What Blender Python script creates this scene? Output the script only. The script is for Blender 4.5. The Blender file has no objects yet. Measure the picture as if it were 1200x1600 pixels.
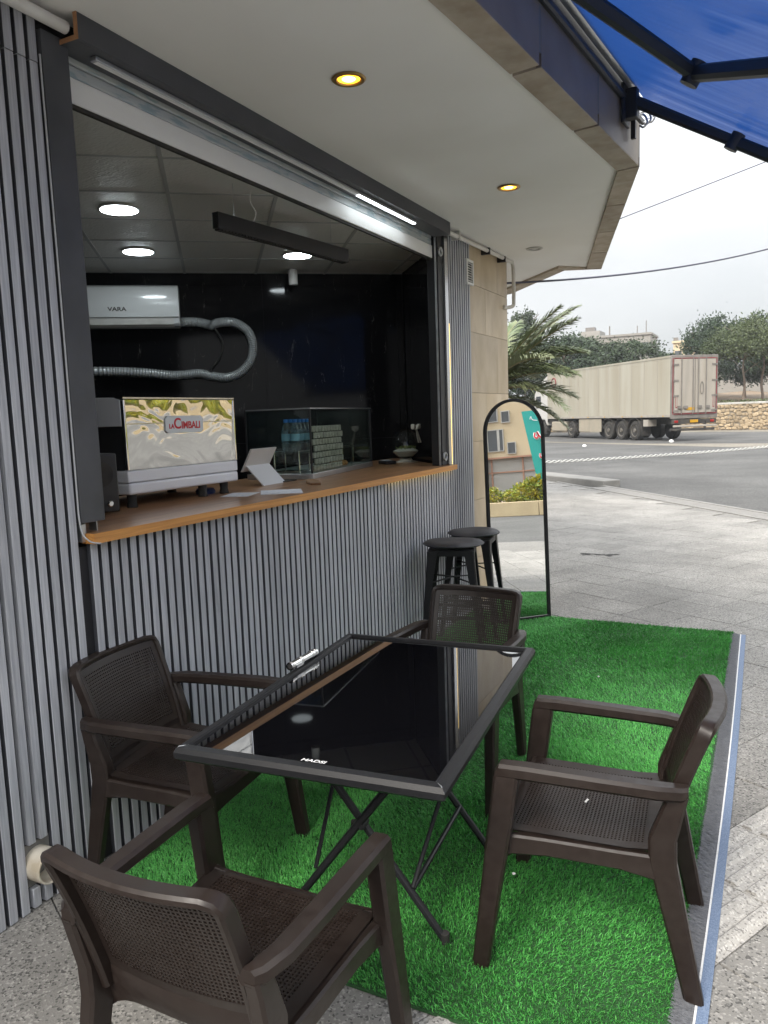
import bpy, bmesh, math, random
import numpy as np
from mathutils import Vector, Matrix
random.seed(7); RNG = np.random.default_rng(7)
sc = bpy.context.scene
COL = sc.collection
rad = math.radians

# ------------------------------------------------------------------ camera
CAM = Vector((2.232, 0.0, 1.65))
def cam_axes(yaw, pitch, roll):
    cy, sy, cp, sp = math.cos(yaw), math.sin(yaw), math.cos(pitch), math.sin(pitch)
    F = Vector((-sy*cp, cy*cp, -sp)); R = Vector((cy, sy, 0)); U = R.cross(F)
    c, s = math.cos(roll), math.sin(roll)
    return c*R + s*U, -s*R + c*U, F
CR, CU, CF = cam_axes(rad(26.867), rad(7.041), rad(-1.978))
cd = bpy.data.cameras.new('camera'); cam = bpy.data.objects.new('camera', cd); COL.objects.link(cam)
cd.sensor_fit = 'VERTICAL'; cd.sensor_height = 36.0; cd.lens = 1196/1600*36.0
cd.clip_start = 0.02; cd.clip_end = 2000
cam.matrix_world = Matrix(((CR.x, CU.x, -CF.x, CAM.x), (CR.y, CU.y, -CF.y, CAM.y), (CR.z, CU.z, -CF.z, CAM.z), (0, 0, 0, 1)))
sc.camera = cam

# ------------------------------------------------------------------ sky, sun, exposure
SUN = Vector((-0.10, -0.74, 0.74)).normalized()
world = bpy.data.worlds.new('World'); sc.world = world; world.use_nodes = True
wn = world.node_tree.nodes; wl = world.node_tree.links; wn.clear()
wo = wn.new('ShaderNodeOutputWorld'); bg = wn.new('ShaderNodeBackground'); bg.inputs['Strength'].default_value = 0.1
sky = wn.new('ShaderNodeTexSky'); sky.sky_type = 'NISHITA'; sky.sun_disc = False
sky.sun_elevation = math.asin(SUN.z); sky.sun_rotation = math.atan2(SUN.x, SUN.y)
sky.air_density = 1.0; sky.dust_density = 4.0; sky.ozone_density = 1.0
wtc = wn.new('ShaderNodeTexCoord'); wno = wn.new('ShaderNodeTexNoise'); wmp = wn.new('ShaderNodeMapping')
wmp.inputs['Scale'].default_value = (1.2, 1.2, 3.5); wno.inputs['Scale'].default_value = 2.2; wno.inputs['Detail'].default_value = 5
wr = wn.new('ShaderNodeMapRange'); wr.inputs['From Min'].default_value = .3; wr.inputs['From Max'].default_value = .7
wr.inputs['To Min'].default_value = .70; wr.inputs['To Max'].default_value = .98
wmx = wn.new('ShaderNodeMix'); wmx.data_type = 'RGBA'
wmx.inputs['B'].default_value = (9.6, 9.8, 9.9, 1)
wl.new(wtc.outputs['Generated'], wmp.inputs['Vector']); wl.new(wmp.outputs[0], wno.inputs['Vector'])
wl.new(wno.outputs['Fac'], wr.inputs['Value']); wl.new(wr.outputs[0], wmx.inputs['Factor'])
# overcast sky: dimmer towards the horizon
wsp = wn.new('ShaderNodeSeparateXYZ'); wl.new(wtc.outputs['Generated'], wsp.inputs[0])
wcr = wn.new('ShaderNodeValToRGB'); we = wcr.color_ramp.elements; we[0].position = 0; we[0].color = (.27, .275, .28, 1); we[1].position = 1; we[1].color = (1.1, 1.1, 1.1, 1)
for p_, c_ in ((.10, .30), (.20, .35), (.30, .52), (.46, 1.0)): q_ = we.new(p_); q_.color = (c_, c_, c_, 1)
wl.new(wsp.outputs['Z'], wcr.inputs[0])
wmu = wn.new('ShaderNodeMix'); wmu.data_type = 'RGBA'; wmu.blend_type = 'MULTIPLY'; wmu.inputs['Factor'].default_value = 1
wl.new(wmx.outputs['Result'], wmu.inputs['A']); wl.new(wcr.outputs[0], wmu.inputs['B'])
wl.new(sky.outputs[0], wmx.inputs['A']); wl.new(wmu.outputs['Result'], bg.inputs['Color']); wl.new(bg.outputs[0], wo.inputs['Surface'])
sd = bpy.data.lights.new('sun', 'SUN'); sd.energy = 1.5; sd.angle = rad(24); sd.color = (1.0, .94, .85)
so = bpy.data.objects.new('sun', sd); COL.objects.link(so); so.location = (0, 0, 30)
so.rotation_euler = SUN.to_track_quat('Z', 'Y').to_euler()
sc.view_settings.view_transform = 'Standard'; sc.view_settings.look = 'None'
sc.view_settings.gamma = 1; sc.view_settings.exposure = 1.68; sc.view_settings.use_curve_mapping = False
sc.render.engine = 'CYCLES'
sc.cycles.max_bounces = 8; sc.cycles.diffuse_bounces = 3; sc.cycles.glossy_bounces = 5; sc.cycles.transmission_bounces = 8; sc.cycles.transparent_max_bounces = 12
sc.cycles.use_denoising = True; sc.cycles.use_adaptive_sampling = True; sc.cycles.adaptive_threshold = .012; sc.cycles.caustics_reflective = False; sc.cycles.caustics_refractive = False
sc.cycles.sample_clamp_indirect = 6.0

# ------------------------------------------------------------------ materials
MATS = {}
def mat(name, base, rough=.5, metal=0.0, c2=None, scale=20., detail=4., lo=.35, hi=.65, stretch=(1, 1, 1), bump=0., bscale=None,
        bdist=.002, rnd=0., spec=.5, coat=0., emit=None, estr=0., trans=0., ior=1.45, alpha=None, rot=(0, 0, 0), sheen=0., rough2=None, c3=None, s3=3., f3=.5):
    m = bpy.data.materials.new(name); m.use_nodes = True; nt = m.node_tree; N = nt.nodes; L = nt.links
    b = N['Principled BSDF']; b.inputs['Base Color'].default_value = (*base, 1); b.inputs['Roughness'].default_value = rough
    b.inputs['Metallic'].default_value = metal; b.inputs['Specular IOR Level'].default_value = spec; b.inputs['IOR'].default_value = ior
    b.inputs['Coat Weight'].default_value = coat; b.inputs['Coat Roughness'].default_value = .08
    b.inputs['Transmission Weight'].default_value = trans
    if sheen: b.inputs['Sheen Weight'].default_value = sheen
    if alpha is not None: b.inputs['Alpha'].default_value = alpha
    if emit: b.inputs['Emission Color'].default_value = (*emit, 1); b.inputs['Emission Strength'].default_value = estr
    if c2 or bump or rnd or rough2 is not None:
        tc = N.new('ShaderNodeTexCoord'); oi = N.new('ShaderNodeObjectInfo')
        mul = N.new('ShaderNodeMath'); mul.operation = 'MULTIPLY'; mul.inputs[1].default_value = 37.0
        L.new(oi.outputs['Random'], mul.inputs[0])
        add = N.new('ShaderNodeVectorMath'); add.operation = 'ADD'; L.new(tc.outputs['Object'], add.inputs[0]); L.new(mul.outputs[0], add.inputs[1])
        mp = N.new('ShaderNodeMapping'); mp.inputs['Scale'].default_value = stretch; mp.inputs['Rotation'].default_value = rot
        L.new(add.outputs[0], mp.inputs['Vector'])
        no = N.new('ShaderNodeTexNoise'); no.inputs['Scale'].default_value = scale; no.inputs['Detail'].default_value = detail
        L.new(mp.outputs[0], no.inputs['Vector'])
        mr = N.new('ShaderNodeMapRange'); mr.inputs['From Min'].default_value = lo; mr.inputs['From Max'].default_value = hi
        L.new(no.outputs['Fac'], mr.inputs['Value'])
        src = None
        if c2:
            mx = N.new('ShaderNodeMix'); mx.data_type = 'RGBA'; mx.inputs['A'].default_value = (*base, 1); mx.inputs['B'].default_value = (*c2, 1)
            L.new(mr.outputs[0], mx.inputs['Factor']); src = mx.outputs['Result']
        if c3:
            n3 = N.new('ShaderNodeTexNoise'); n3.inputs['Scale'].default_value = s3; n3.inputs['Detail'].default_value = 5; L.new(mp.outputs[0], n3.inputs['Vector'])
            r3 = N.new('ShaderNodeMapRange'); r3.inputs['From Min'].default_value = .42; r3.inputs['From Max'].default_value = .68; r3.inputs['To Max'].default_value = f3
            L.new(n3.outputs['Fac'], r3.inputs['Value'])
            m3 = N.new('ShaderNodeMix'); m3.data_type = 'RGBA'; L.new(r3.outputs[0], m3.inputs['Factor'])
            if src: L.new(src, m3.inputs['A'])
            else: m3.inputs['A'].default_value = (*base, 1)
            m3.inputs['B'].default_value = (*c3, 1); src = m3.outputs['Result']
        if rnd:
            hs = N.new('ShaderNodeHueSaturation'); r2 = N.new('ShaderNodeMapRange'); r2.inputs['To Min'].default_value = 1-rnd; r2.inputs['To Max'].default_value = 1+rnd
            L.new(oi.outputs['Random'], r2.inputs['Value']); L.new(r2.outputs[0], hs.inputs['Value'])
            if src: L.new(src, hs.inputs['Color'])
            else: hs.inputs['Color'].default_value = (*base, 1)
            src = hs.outputs['Color']
        if src: L.new(src, b.inputs['Base Color'])
        if rough2 is not None:
            rr = N.new('ShaderNodeMapRange'); rr.inputs['From Min'].default_value = lo; rr.inputs['From Max'].default_value = hi
            rr.inputs['To Min'].default_value = rough; rr.inputs['To Max'].default_value = rough2
            L.new(no.outputs['Fac'], rr.inputs['Value']); L.new(rr.outputs[0], b.inputs['Roughness'])
        if bump:
            bn = no
            if bscale:
                bn = N.new('ShaderNodeTexNoise'); bn.inputs['Scale'].default_value = bscale; bn.inputs['Detail'].default_value = 4; L.new(mp.outputs[0], bn.inputs['Vector'])
            bp = N.new('ShaderNodeBump'); bp.inputs['Strength'].default_value = bump; bp.inputs['Distance'].default_value = bdist
            L.new(bn.outputs['Fac'], bp.inputs['Height']); L.new(bp.outputs[0], b.inputs['Normal'])
    MATS[name] = m
    return m
def nodes_of(m): return m.node_tree.nodes, m.node_tree.links, m.node_tree.nodes['Principled BSDF']

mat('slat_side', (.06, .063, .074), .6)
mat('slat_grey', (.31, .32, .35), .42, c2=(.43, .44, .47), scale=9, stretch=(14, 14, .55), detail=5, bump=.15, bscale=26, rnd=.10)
mat('black_board', (.017, .017, .02), .6)
mat('dark_metal', (.045, .047, .052), .42, c2=(.075, .077, .085), scale=3, detail=6, rnd=.05, rough2=.55)
mat('black_metal', (.009, .0095, .0115), .38, spec=.22, bump=.08, scale=300, c2=(.02, .02, .021), lo=.3, hi=.8)
mat('steel', (.62, .62, .61), .22, 1.0, c2=(.5, .5, .5), scale=4, stretch=(6, 6, .4))
mat('chrome', (.8, .8, .8), .08, 1.0)
mat('alu', (.58, .59, .6), .38, .85, c2=(.45, .46, .47), scale=5, stretch=(1, .3, 3))
mat('shutter_white', (.88, .88, .86), .42, c2=(.7, .7, .68), scale=2.5, detail=6, stretch=(1, .35, 1))
mat('shutter_film', (.50, .53, .53), .3, c2=(.32, .40, .43), scale=22, stretch=(1, .35, 2.2), lo=.5, hi=.58)
mat('plaster', (.90, .89, .865), .9, c2=(.83, .815, .78), scale=1.2, detail=6, bump=.1, bscale=60, bdist=.001)
mat('travertine', (.47, .375, .24), .42, c2=(.56, .465, .335), scale=3.2, detail=8, stretch=(2, 1, .5), rnd=.13, bump=.05, bscale=40, c3=(.33, .24, .14), s3=5, f3=.5)
mat('border_stone', (.33, .27, .20), .75, c2=(.44, .37, .29), scale=6, detail=8, rnd=.08, bump=.2, bscale=70, c3=(.52, .47, .40), s3=9, f3=.6)
mat('fascia_stone', (.23, .19, .145), .5, c2=(.18, .145, .11), scale=4, detail=8, rnd=.04)
mat('mdf_edge', (.30, .15, .07), .8, c2=(.38, .2, .1), scale=60)
mat('pvc_white', (.72, .71, .68), .45, c2=(.6, .58, .54), scale=8)
mat('pvc_old', (.58, .54, .46), .5, c2=(.42, .36, .27), scale=14)
mat('white_plastic', (.78, .78, .77), .3, c2=(.72, .72, .71), scale=5)
mat('ac_white', (.74, .76, .76), .18, coat=.4)
mat('chair_brown', (.0145, .0098, .0082), .32, spec=.30, c2=(.020, .0142, .012), scale=14, stretch=(3, 3, 3), detail=6, c3=(.05, .043, .039), s3=1.6, f3=.14, bump=.12, bscale=220, bdist=.0006, rough2=.44)
mat('cushion', (.028, .028, .033), .62, bump=.4, bscale=240, bdist=.001, scale=60, c2=(.036, .036, .042))
mat('table_glass', (.003, .003, .004), .02, spec=.55, coat=1.0)
MATS['table_glass'].node_tree.nodes['Principled BSDF'].inputs['Coat Roughness'].default_value = .01
mat('print_white', (.75, .75, .75), .6)
mat('mirror_glass', (.95, .96, .95), .0, 1.0)
mat('mat_base', (.02, .07, .02), .9)
mat('fringe_grey', (.085, .088, .098), .85, c2=(.20, .205, .22), scale=160, stretch=(.15, 6, 1), detail=2)
mat('band_white', (.62, .62, .62), .7)
mat('band_blue', (.09, .13, .21), .75, c2=(.17, .22, .31), scale=260, detail=2, lo=.3, hi=.7, bump=.5, bdist=.002)
mat('awning_blue', (.010, .032, .12), .30, spec=.9, c2=(.016, .045, .15), scale=2, stretch=(.3, 4, 1), detail=4)
mat('arm_grey', (.030, .034, .040), .45, .3)
mat('rubber', (.014, .014, .014), .8, c2=(.04, .036, .03), scale=9, detail=6)
mat('trailer_white', (.335, .318, .265), .45, c2=(.275, .255, .20), scale=.5, detail=7, stretch=(3, 3, .35), c3=(.25, .215, .16), s3=.7, f3=.4)
mat('door_grey', (.31, .285, .25), .5, c2=(.25, .23, .20), scale=1.1, detail=7, stretch=(3, 3, .3), c3=(.3, .27, .22), s3=2, f3=.4)
mat('frame_grey', (.12, .11, .10), .55, c2=(.17, .155, .14), scale=3)
mat('skirt_beige', (.26, .235, .185), .6, c2=(.30, .26, .20), scale=2, detail=6)
mat('chassis', (.02, .019, .018), .7, c2=(.05, .045, .037), scale=3, detail=6)
mat('rim', (.13, .12, .10), .6, c2=(.07, .06, .05), scale=9)
mat('red_tape', (.20, .022, .03), .5); mat('red_lamp', (.25, .012, .012), .25); mat('plate_yellow', (.42, .23, .012), .5)
mat('cab_white', (.42, .41, .39), .3); mat('dark_glass', (.02, .025, .03), .05)
mat('bark', (.11, .085, .065), .9, c2=(.2, .16, .125), scale=6, stretch=(3, 3, .5), bump=.4, bdist=.02)
mat('pine_leaf', (.022, .042, .019), .65, c2=(.046, .068, .029), scale=.55, detail=3, rnd=.2)
mat('pine_light', (.046, .070, .024), .65, c2=(.08, .102, .037), scale=.6, detail=3, rnd=.15)
mat('palm_leaf', (.085, .115, .05), .45, c2=(.17, .19, .10), scale=1.5, rnd=.15)
mat('palm_rib', (.20, .17, .09), .6)
mat('bush_leaf', (.20, .26, .02), .5, c2=(.42, .36, .02), scale=3.5, rnd=.2, lo=.42, hi=.58)
mat('wall_stone', (.26, .195, .12), .85, c2=(.36, .285, .19), scale=3, rnd=.25, bump=.4, bdist=.02)
mat('mortar', (.20, .17, .13), .95)
mat('coping', (.40, .39, .37), .8, c2=(.33, .325, .30), scale=2)
mat('concrete', (.165, .16, .15), .9, c2=(.21, .204, .19), scale=2.5, detail=8, bump=.2, bscale=50, bdist=.002, rnd=.05)
mat('far_wall', (.25, .24, .22), .9, c2=(.21, .20, .18), scale=.3, detail=6)
mat('far_brick', (.36, .2, .15), .9); mat('window_dark', (.06, .065, .07), .12)
mat('stone_wall_beige', (.50, .41, .27), .7, c2=(.44, .35, .22), scale=.35, detail=7, rnd=.06)
mat('grey_panel', (.30, .29, .265), .85, c2=(.28, .27, .25), scale=.9, detail=8); mat('rust_frame', (.32, .17, .11), .7)
mat('teal', (.015, .30, .26), .5); mat('sign_red', (.62, .02, .035), .45)
mat('kerb_yellow', (.50, .40, .24), .8, c2=(.42, .33, .20), scale=1.3, detail=6)
mat('soil', (.14, .10, .065), .95, c2=(.19, .14, .09), scale=3)
mat('coffee_white', (.74, .76, .80), .25, coat=.3); mat('logo_plate', (.68, .72, .74), .3); mat('logo_red', (.58, .015, .03), .4)
mat('led_white', (.9, .95, 1), .5, emit=(.86, .96, 1.0), estr=13.0)
mat('led_tube', (.9, .95, 1), .5, emit=(.88, .96, 1.0), estr=6)
mat('led_warm', (.9, .7, .3), .5, emit=(1.0, .66, .18), estr=1.3)
mat('bulb_warm', (1, .75, .2), .5, emit=(1.0, .46, .03), estr=2.2)
mat('bulb_core', (1, .85, .4), .5, emit=(1.0, .66, .10), estr=5)
mat('ring_brass', (.42, .27, .10), .35, .7); mat('lamp_off', (.55, .53, .5), .5)
mat('ceiling_bar', (.45, .46, .46), .5); mat('lamp_black', (.02, .02, .022), .45)
mat('water_bottle', (.8, .9, .95), .08, trans=.9, ior=1.25); mat('cap_blue', (.02, .16, .5), .4); mat('bottle_label', (.25, .48, .62), .4)
mat('moss', (.10, .16, .03), .9, c2=(.2, .22, .06), scale=60); mat('ribbon', (.62, .58, .48), .5); mat('reflection_pale', (.46, .435, .38), .6, c2=(.30, .28, .24), scale=30, rnd=.1)
mat('pebble', (.5, .46, .4), .8)
mat('hose_silver', (.46, .48, .48), .3, .35)
mat('trim_grey', (.42, .43, .44), .5)
mat('paper', (.74, .75, .77), .7, c2=(.6, .63, .7), scale=40, lo=.5, hi=.55); mat('board_wood', (.30, .17, .08), .6, c2=(.2, .1, .045), scale=12, stretch=(1, 4, 1))
mat('item_blue', (.03, .05, .14), .6); mat('cup_green', (.12, .45, .36), .5); mat('cup_red', (.3, .02, .04), .5); mat('pastry', (.45, .22, .08), .7)
mat('tablet_grey', (.58, .57, .55), .4); mat('tablet_white', (.72, .74, .76), .4); mat('rope_white', (.42, .42, .40), .7)
mat('grate', (.22, .213, .2), .7, c2=(.2, .19, .18), scale=9); mat('dark_slot', (.02, .02, .02), .9)
mat('floor_dark', (.05, .05, .052), .4); mat('litter_white', (.6, .6, .58), .7); mat('cable_grey', (.06, .06, .09), .6)
mat('clear_glass', (.9, .95, .94), .0, trans=1.0, ior=1.45)

# black marble with thin broken white veins
m = mat('marble', (.006, .006, .007), .08, spec=.2); N, L, b = nodes_of(m)
tc = N.new('ShaderNodeTexCoord'); mp = N.new('ShaderNodeMapping'); mp.inputs['Rotation'].default_value = (rad(20), rad(-38), rad(20)); mp.inputs['Scale'].default_value = (3.6, 3.6, .8)
no = N.new('ShaderNodeTexNoise'); no.inputs['Scale'].default_value = 3.0; no.inputs['Detail'].default_value = 5; no.inputs['Distortion'].default_value = .3
L.new(tc.outputs['Object'], mp.inputs[0]); L.new(mp.outputs[0], no.inputs['Vector'])
a1 = N.new('ShaderNodeMath'); a1.operation = 'SUBTRACT'; a1.inputs[1].default_value = .5; L.new(no.outputs['Fac'], a1.inputs[0])
a2 = N.new('ShaderNodeMath'); a2.operation = 'ABSOLUTE'; L.new(a1.outputs[0], a2.inputs[0])
r1 = N.new('ShaderNodeMapRange'); r1.inputs['From Min'].default_value = 0; r1.inputs['From Max'].default_value = .0055; r1.inputs['To Min'].default_value = 1; r1.inputs['To Max'].default_value = 0
L.new(a2.outputs[0], r1.inputs['Value'])
n2 = N.new('ShaderNodeTexNoise'); n2.inputs['Scale'].default_value = 6; n2.inputs['Detail'].default_value = 3; L.new(mp.outputs[0], n2.inputs['Vector'])
r2 = N.new('ShaderNodeMapRange'); r2.inputs['From Min'].default_value = .55; r2.inputs['From Max'].default_value = .70; L.new(n2.outputs['Fac'], r2.inputs['Value'])
mu = N.new('ShaderNodeMath'); mu.operation = 'MULTIPLY'; L.new(r1.outputs[0], mu.inputs[0]); L.new(r2.outputs[0], mu.inputs[1])
mx = N.new('ShaderNodeMix'); mx.data_type = 'RGBA'; mx.inputs['A'].default_value = (.006, .006, .007, 1); mx.inputs['B'].default_value = (.20, .19, .175, 1)
L.new(mu.outputs[0], mx.inputs['Factor']); L.new(mx.outputs['Result'], b.inputs['Base Color'])

# wood for the counter: grain along world y
def wood(name, ca, cb, rough):
    m = mat(name, ca, rough, coat=.15); N, L, b = nodes_of(m)
    tc = N.new('ShaderNodeTexCoord'); mp = N.new('ShaderNodeMapping'); mp.inputs['Scale'].default_value = (9, .55, 22)
    L.new(tc.outputs['Object'], mp.inputs[0])
    no = N.new('ShaderNodeTexNoise'); no.inputs['Scale'].default_value = 3; no.inputs['Detail'].default_value = 9; no.inputs['Distortion'].default_value = 1.2; L.new(mp.outputs[0], no.inputs['Vector'])
    cr = N.new('ShaderNodeValToRGB'); cr.color_ramp.elements[0].position = .32; cr.color_ramp.elements[0].color = (*cb, 1); cr.color_ramp.elements[1].position = .66; cr.color_ramp.elements[1].color = (*ca, 1)
    L.new(no.outputs['Fac'], cr.inputs[0]); L.new(cr.outputs[0], b.inputs['Base Color'])
    bp = N.new('ShaderNodeBump'); bp.inputs['Strength'].default_value = .12; bp.inputs['Distance'].default_value = .001; L.new(no.outputs['Fac'], bp.inputs['Height']); L.new(bp.outputs[0], b.inputs['Normal'])
wood('wood_top', (.42, .225, .11), (.23, .115, .055), .32)
wood('wood_edge', (.60, .285, .075), (.42, .18, .045), .5)

# exposed-aggregate paving, asphalt, dusty ground
def speckle(name, base, dark, light, scale, rnd, rough=.9, big=(.8, 1.12), bigscale=.8):
    m = mat(name, base, rough); N, L, b = nodes_of(m)
    tc = N.new('ShaderNodeTexCoord'); geo = N.new('ShaderNodeNewGeometry'); oi = N.new('ShaderNodeObjectInfo')
    vo = N.new('ShaderNodeTexVoronoi'); vo.inputs['Scale'].default_value = scale; L.new(geo.outputs['Position'], vo.inputs['Vector'])
    cr = N.new('ShaderNodeValToRGB'); e = cr.color_ramp.elements
    e[0].position = 0; e[0].color = (*dark, 1); e[1].position = 1; e[1].color = (*light, 1)
    for p, c in ((.10, dark), (.2, base), (.8, base), (.92, light)):
        q = e.new(p); q.color = (*c, 1)
    sp = N.new('ShaderNodeSeparateColor'); L.new(vo.outputs['Color'], sp.inputs[0]); L.new(sp.outputs[0], cr.inputs[0])
    no = N.new('ShaderNodeTexNoise'); no.inputs['Scale'].default_value = bigscale; no.inputs['Detail'].default_value = 8; no.inputs['Roughness'].default_value = .62; L.new(geo.outputs['Position'], no.inputs['Vector'])
    mr = N.new('ShaderNodeMapRange'); mr.inputs['From Min'].default_value = .3; mr.inputs['From Max'].default_value = .7; mr.inputs['To Min'].default_value = big[0]; mr.inputs['To Max'].default_value = big[1]; L.new(no.outputs['Fac'], mr.inputs['Value'])
    rr = N.new('ShaderNodeMapRange'); rr.inputs['To Min'].default_value = 1-rnd; rr.inputs['To Max'].default_value = 1+rnd; L.new(oi.outputs['Random'], rr.inputs['Value'])
    mm = N.new('ShaderNodeMath'); mm.operation = 'MULTIPLY'; L.new(mr.outputs[0], mm.inputs[0]); L.new(rr.outputs[0], mm.inputs[1])
    hs = N.new('ShaderNodeHueSaturation'); L.new(mm.outputs[0], hs.inputs['Value']); L.new(cr.outputs[0], hs.inputs['Color']); L.new(hs.outputs[0], b.inputs['Base Color'])
    bp = N.new('ShaderNodeBump'); bp.inputs['Strength'].default_value = .35; bp.inputs['Distance'].default_value = .004; L.new(vo.outputs['Distance'], bp.inputs['Height']); L.new(bp.outputs[0], b.inputs['Normal'])
    return m
speckle('paving', (.225, .216, .201), (.09, .087, .082), (.34, .326, .303), 150, .08, big=(.66, 1.2), bigscale=1.1)
speckle('tactile', (.36, .345, .32), (.2, .19, .18), (.48, .46, .43), 160, .04)
speckle('asphalt', (.064, .063, .061), (.038, .038, .036), (.105, .102, .098), 60, 0, big=(.62, 1.5), bigscale=.30)
speckle('dust', (.17, .153, .123), (.13, .115, .095), (.27, .25, .215), 30, 0, big=(.65, 1.2), bigscale=.35)
speckle('joint', (.17, .163, .15), (.06, .06, .06), (.2, .19, .18), 80, 0)

# embossed ceiling tile
m = mat('ceiling_tile', (.72, .72, .69), .38, spec=.6); N, L, b = nodes_of(m)
tc = N.new('ShaderNodeTexCoord'); mp = N.new('ShaderNodeMapping'); mp.inputs['Rotation'].default_value = (0, 0, rad(40)); mp.inputs['Scale'].default_value = (1, 2.2, 1)
no = N.new('ShaderNodeTexNoise'); no.inputs['Scale'].default_value = 26; no.inputs['Detail'].default_value = 1; no.inputs['Distortion'].default_value = .8
L.new(tc.outputs['Object'], mp.inputs[0]); L.new(mp.outputs[0], no.inputs['Vector'])
bp = N.new('ShaderNodeBump'); bp.inputs['Strength'].default_value = .55; bp.inputs['Distance'].default_value = .008; L.new(no.outputs['Fac'], bp.inputs['Height']); L.new(bp.outputs[0], b.inputs['Normal'])
# wavy polished panel of the coffee machine
m = mat('wavy_steel', (.86, .84, .80), .03, 1.0); N, L, b = nodes_of(m)
tc = N.new('ShaderNodeTexCoord'); mp = N.new('ShaderNodeMapping'); mp.inputs['Scale'].default_value = (1, 1, 1.3)
no = N.new('ShaderNodeTexNoise'); no.inputs['Scale'].default_value = 4.2; no.inputs['Detail'].default_value = 1.0; no.inputs['Distortion'].default_value = 1.6
L.new(tc.outputs['Object'], mp.inputs[0]); L.new(mp.outputs[0], no.inputs['Vector'])
bp = N.new('ShaderNodeBump'); bp.inputs['Strength'].default_value = .16; bp.inputs['Distance'].default_value = .016; L.new(no.outputs['Fac'], bp.inputs['Height']); L.new(bp.outputs[0], b.inputs['Normal'])
# artificial grass: per-position blade tones
m = mat('grass', (.03, .16, .035), .5, spec=.3); N, L, b = nodes_of(m)
geo = N.new('ShaderNodeNewGeometry'); no = N.new('ShaderNodeTexNoise'); no.inputs['Scale'].default_value = 170; no.inputs['Detail'].default_value = 1
L.new(geo.outputs['Position'], no.inputs['Vector'])
cr = N.new('ShaderNodeValToRGB'); e = cr.color_ramp.elements; e[0].position = .32; e[0].color = (.034, .17, .038, 1); e[1].position = .7; e[1].color = (.14, .46, .10, 1)
q = e.new(.5); q.color = (.07, .335, .068, 1)
L.new(no.outputs['Fac'], cr.inputs[0])
n2 = N.new('ShaderNodeTexNoise'); n2.inputs['Scale'].default_value = 3.5; n2.inputs['Detail'].default_value = 5; L.new(geo.outputs['Position'], n2.inputs['Vector'])
mr = N.new('ShaderNodeMapRange'); mr.inputs['From Min'].default_value = .3; mr.inputs['From Max'].default_value = .7; mr.inputs['To Min'].default_value = .78; mr.inputs['To Max'].default_value = 1.2; L.new(n2.outputs['Fac'], mr.inputs['Value'])
hs = N.new('ShaderNodeHueSaturation'); L.new(mr.outputs[0], hs.inputs['Value']); L.new(cr.outputs[0], hs.inputs['Color']); L.new(hs.outputs[0], b.inputs['Base Color'])
# awning cloth lets light through
m = MATS['awning_blue']; N, L, b = nodes_of(m)
tr = N.new('ShaderNodeBsdfTranslucent'); tr.inputs['Color'].default_value = (.02, .075, .29, 1); ms = N.new('ShaderNodeMixShader'); ms.inputs[0].default_value = .36
out = N['Material Output']; L.new(b.outputs[0], ms.inputs[1]); L.new(tr.outputs[0], ms.inputs[2]); L.new(ms.outputs[0], out.inputs['Surface'])
# thin clear sheet glass
m = bpy.data.materials.new('sheet_glass'); m.use_nodes = True; N = m.node_tree.nodes; L = m.node_tree.links; N.remove(N['Principled BSDF'])
gl = N.new('ShaderNodeBsdfGlossy'); gl.inputs['Roughness'].default_value = 0.0; tp = N.new('ShaderNodeBsdfTransparent'); tp.inputs['Color'].default_value = (.90, .95, .93, 1)
lw = N.new('ShaderNodeLayerWeight'); lw.inputs['Blend'].default_value = .5; pw = N.new('ShaderNodeMath'); pw.operation = 'POWER'; pw.inputs[1].default_value = 5.0; L.new(lw.outputs['Facing'], pw.inputs[0])
fr = N.new('ShaderNodeMapRange'); fr.inputs['To Min'].default_value = .04; fr.inputs['To Max'].default_value = 1.0; L.new(pw.outputs[0], fr.inputs['Value']); ms = N.new('ShaderNodeMixShader')
L.new(fr.outputs[0], ms.inputs[0]); L.new(tp.outputs[0], ms.inputs[1]); L.new(gl.outputs[0], ms.inputs[2]); L.new(ms.outputs[0], N['Material Output'].inputs['Surface']); MATS['sheet_glass'] = m

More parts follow.
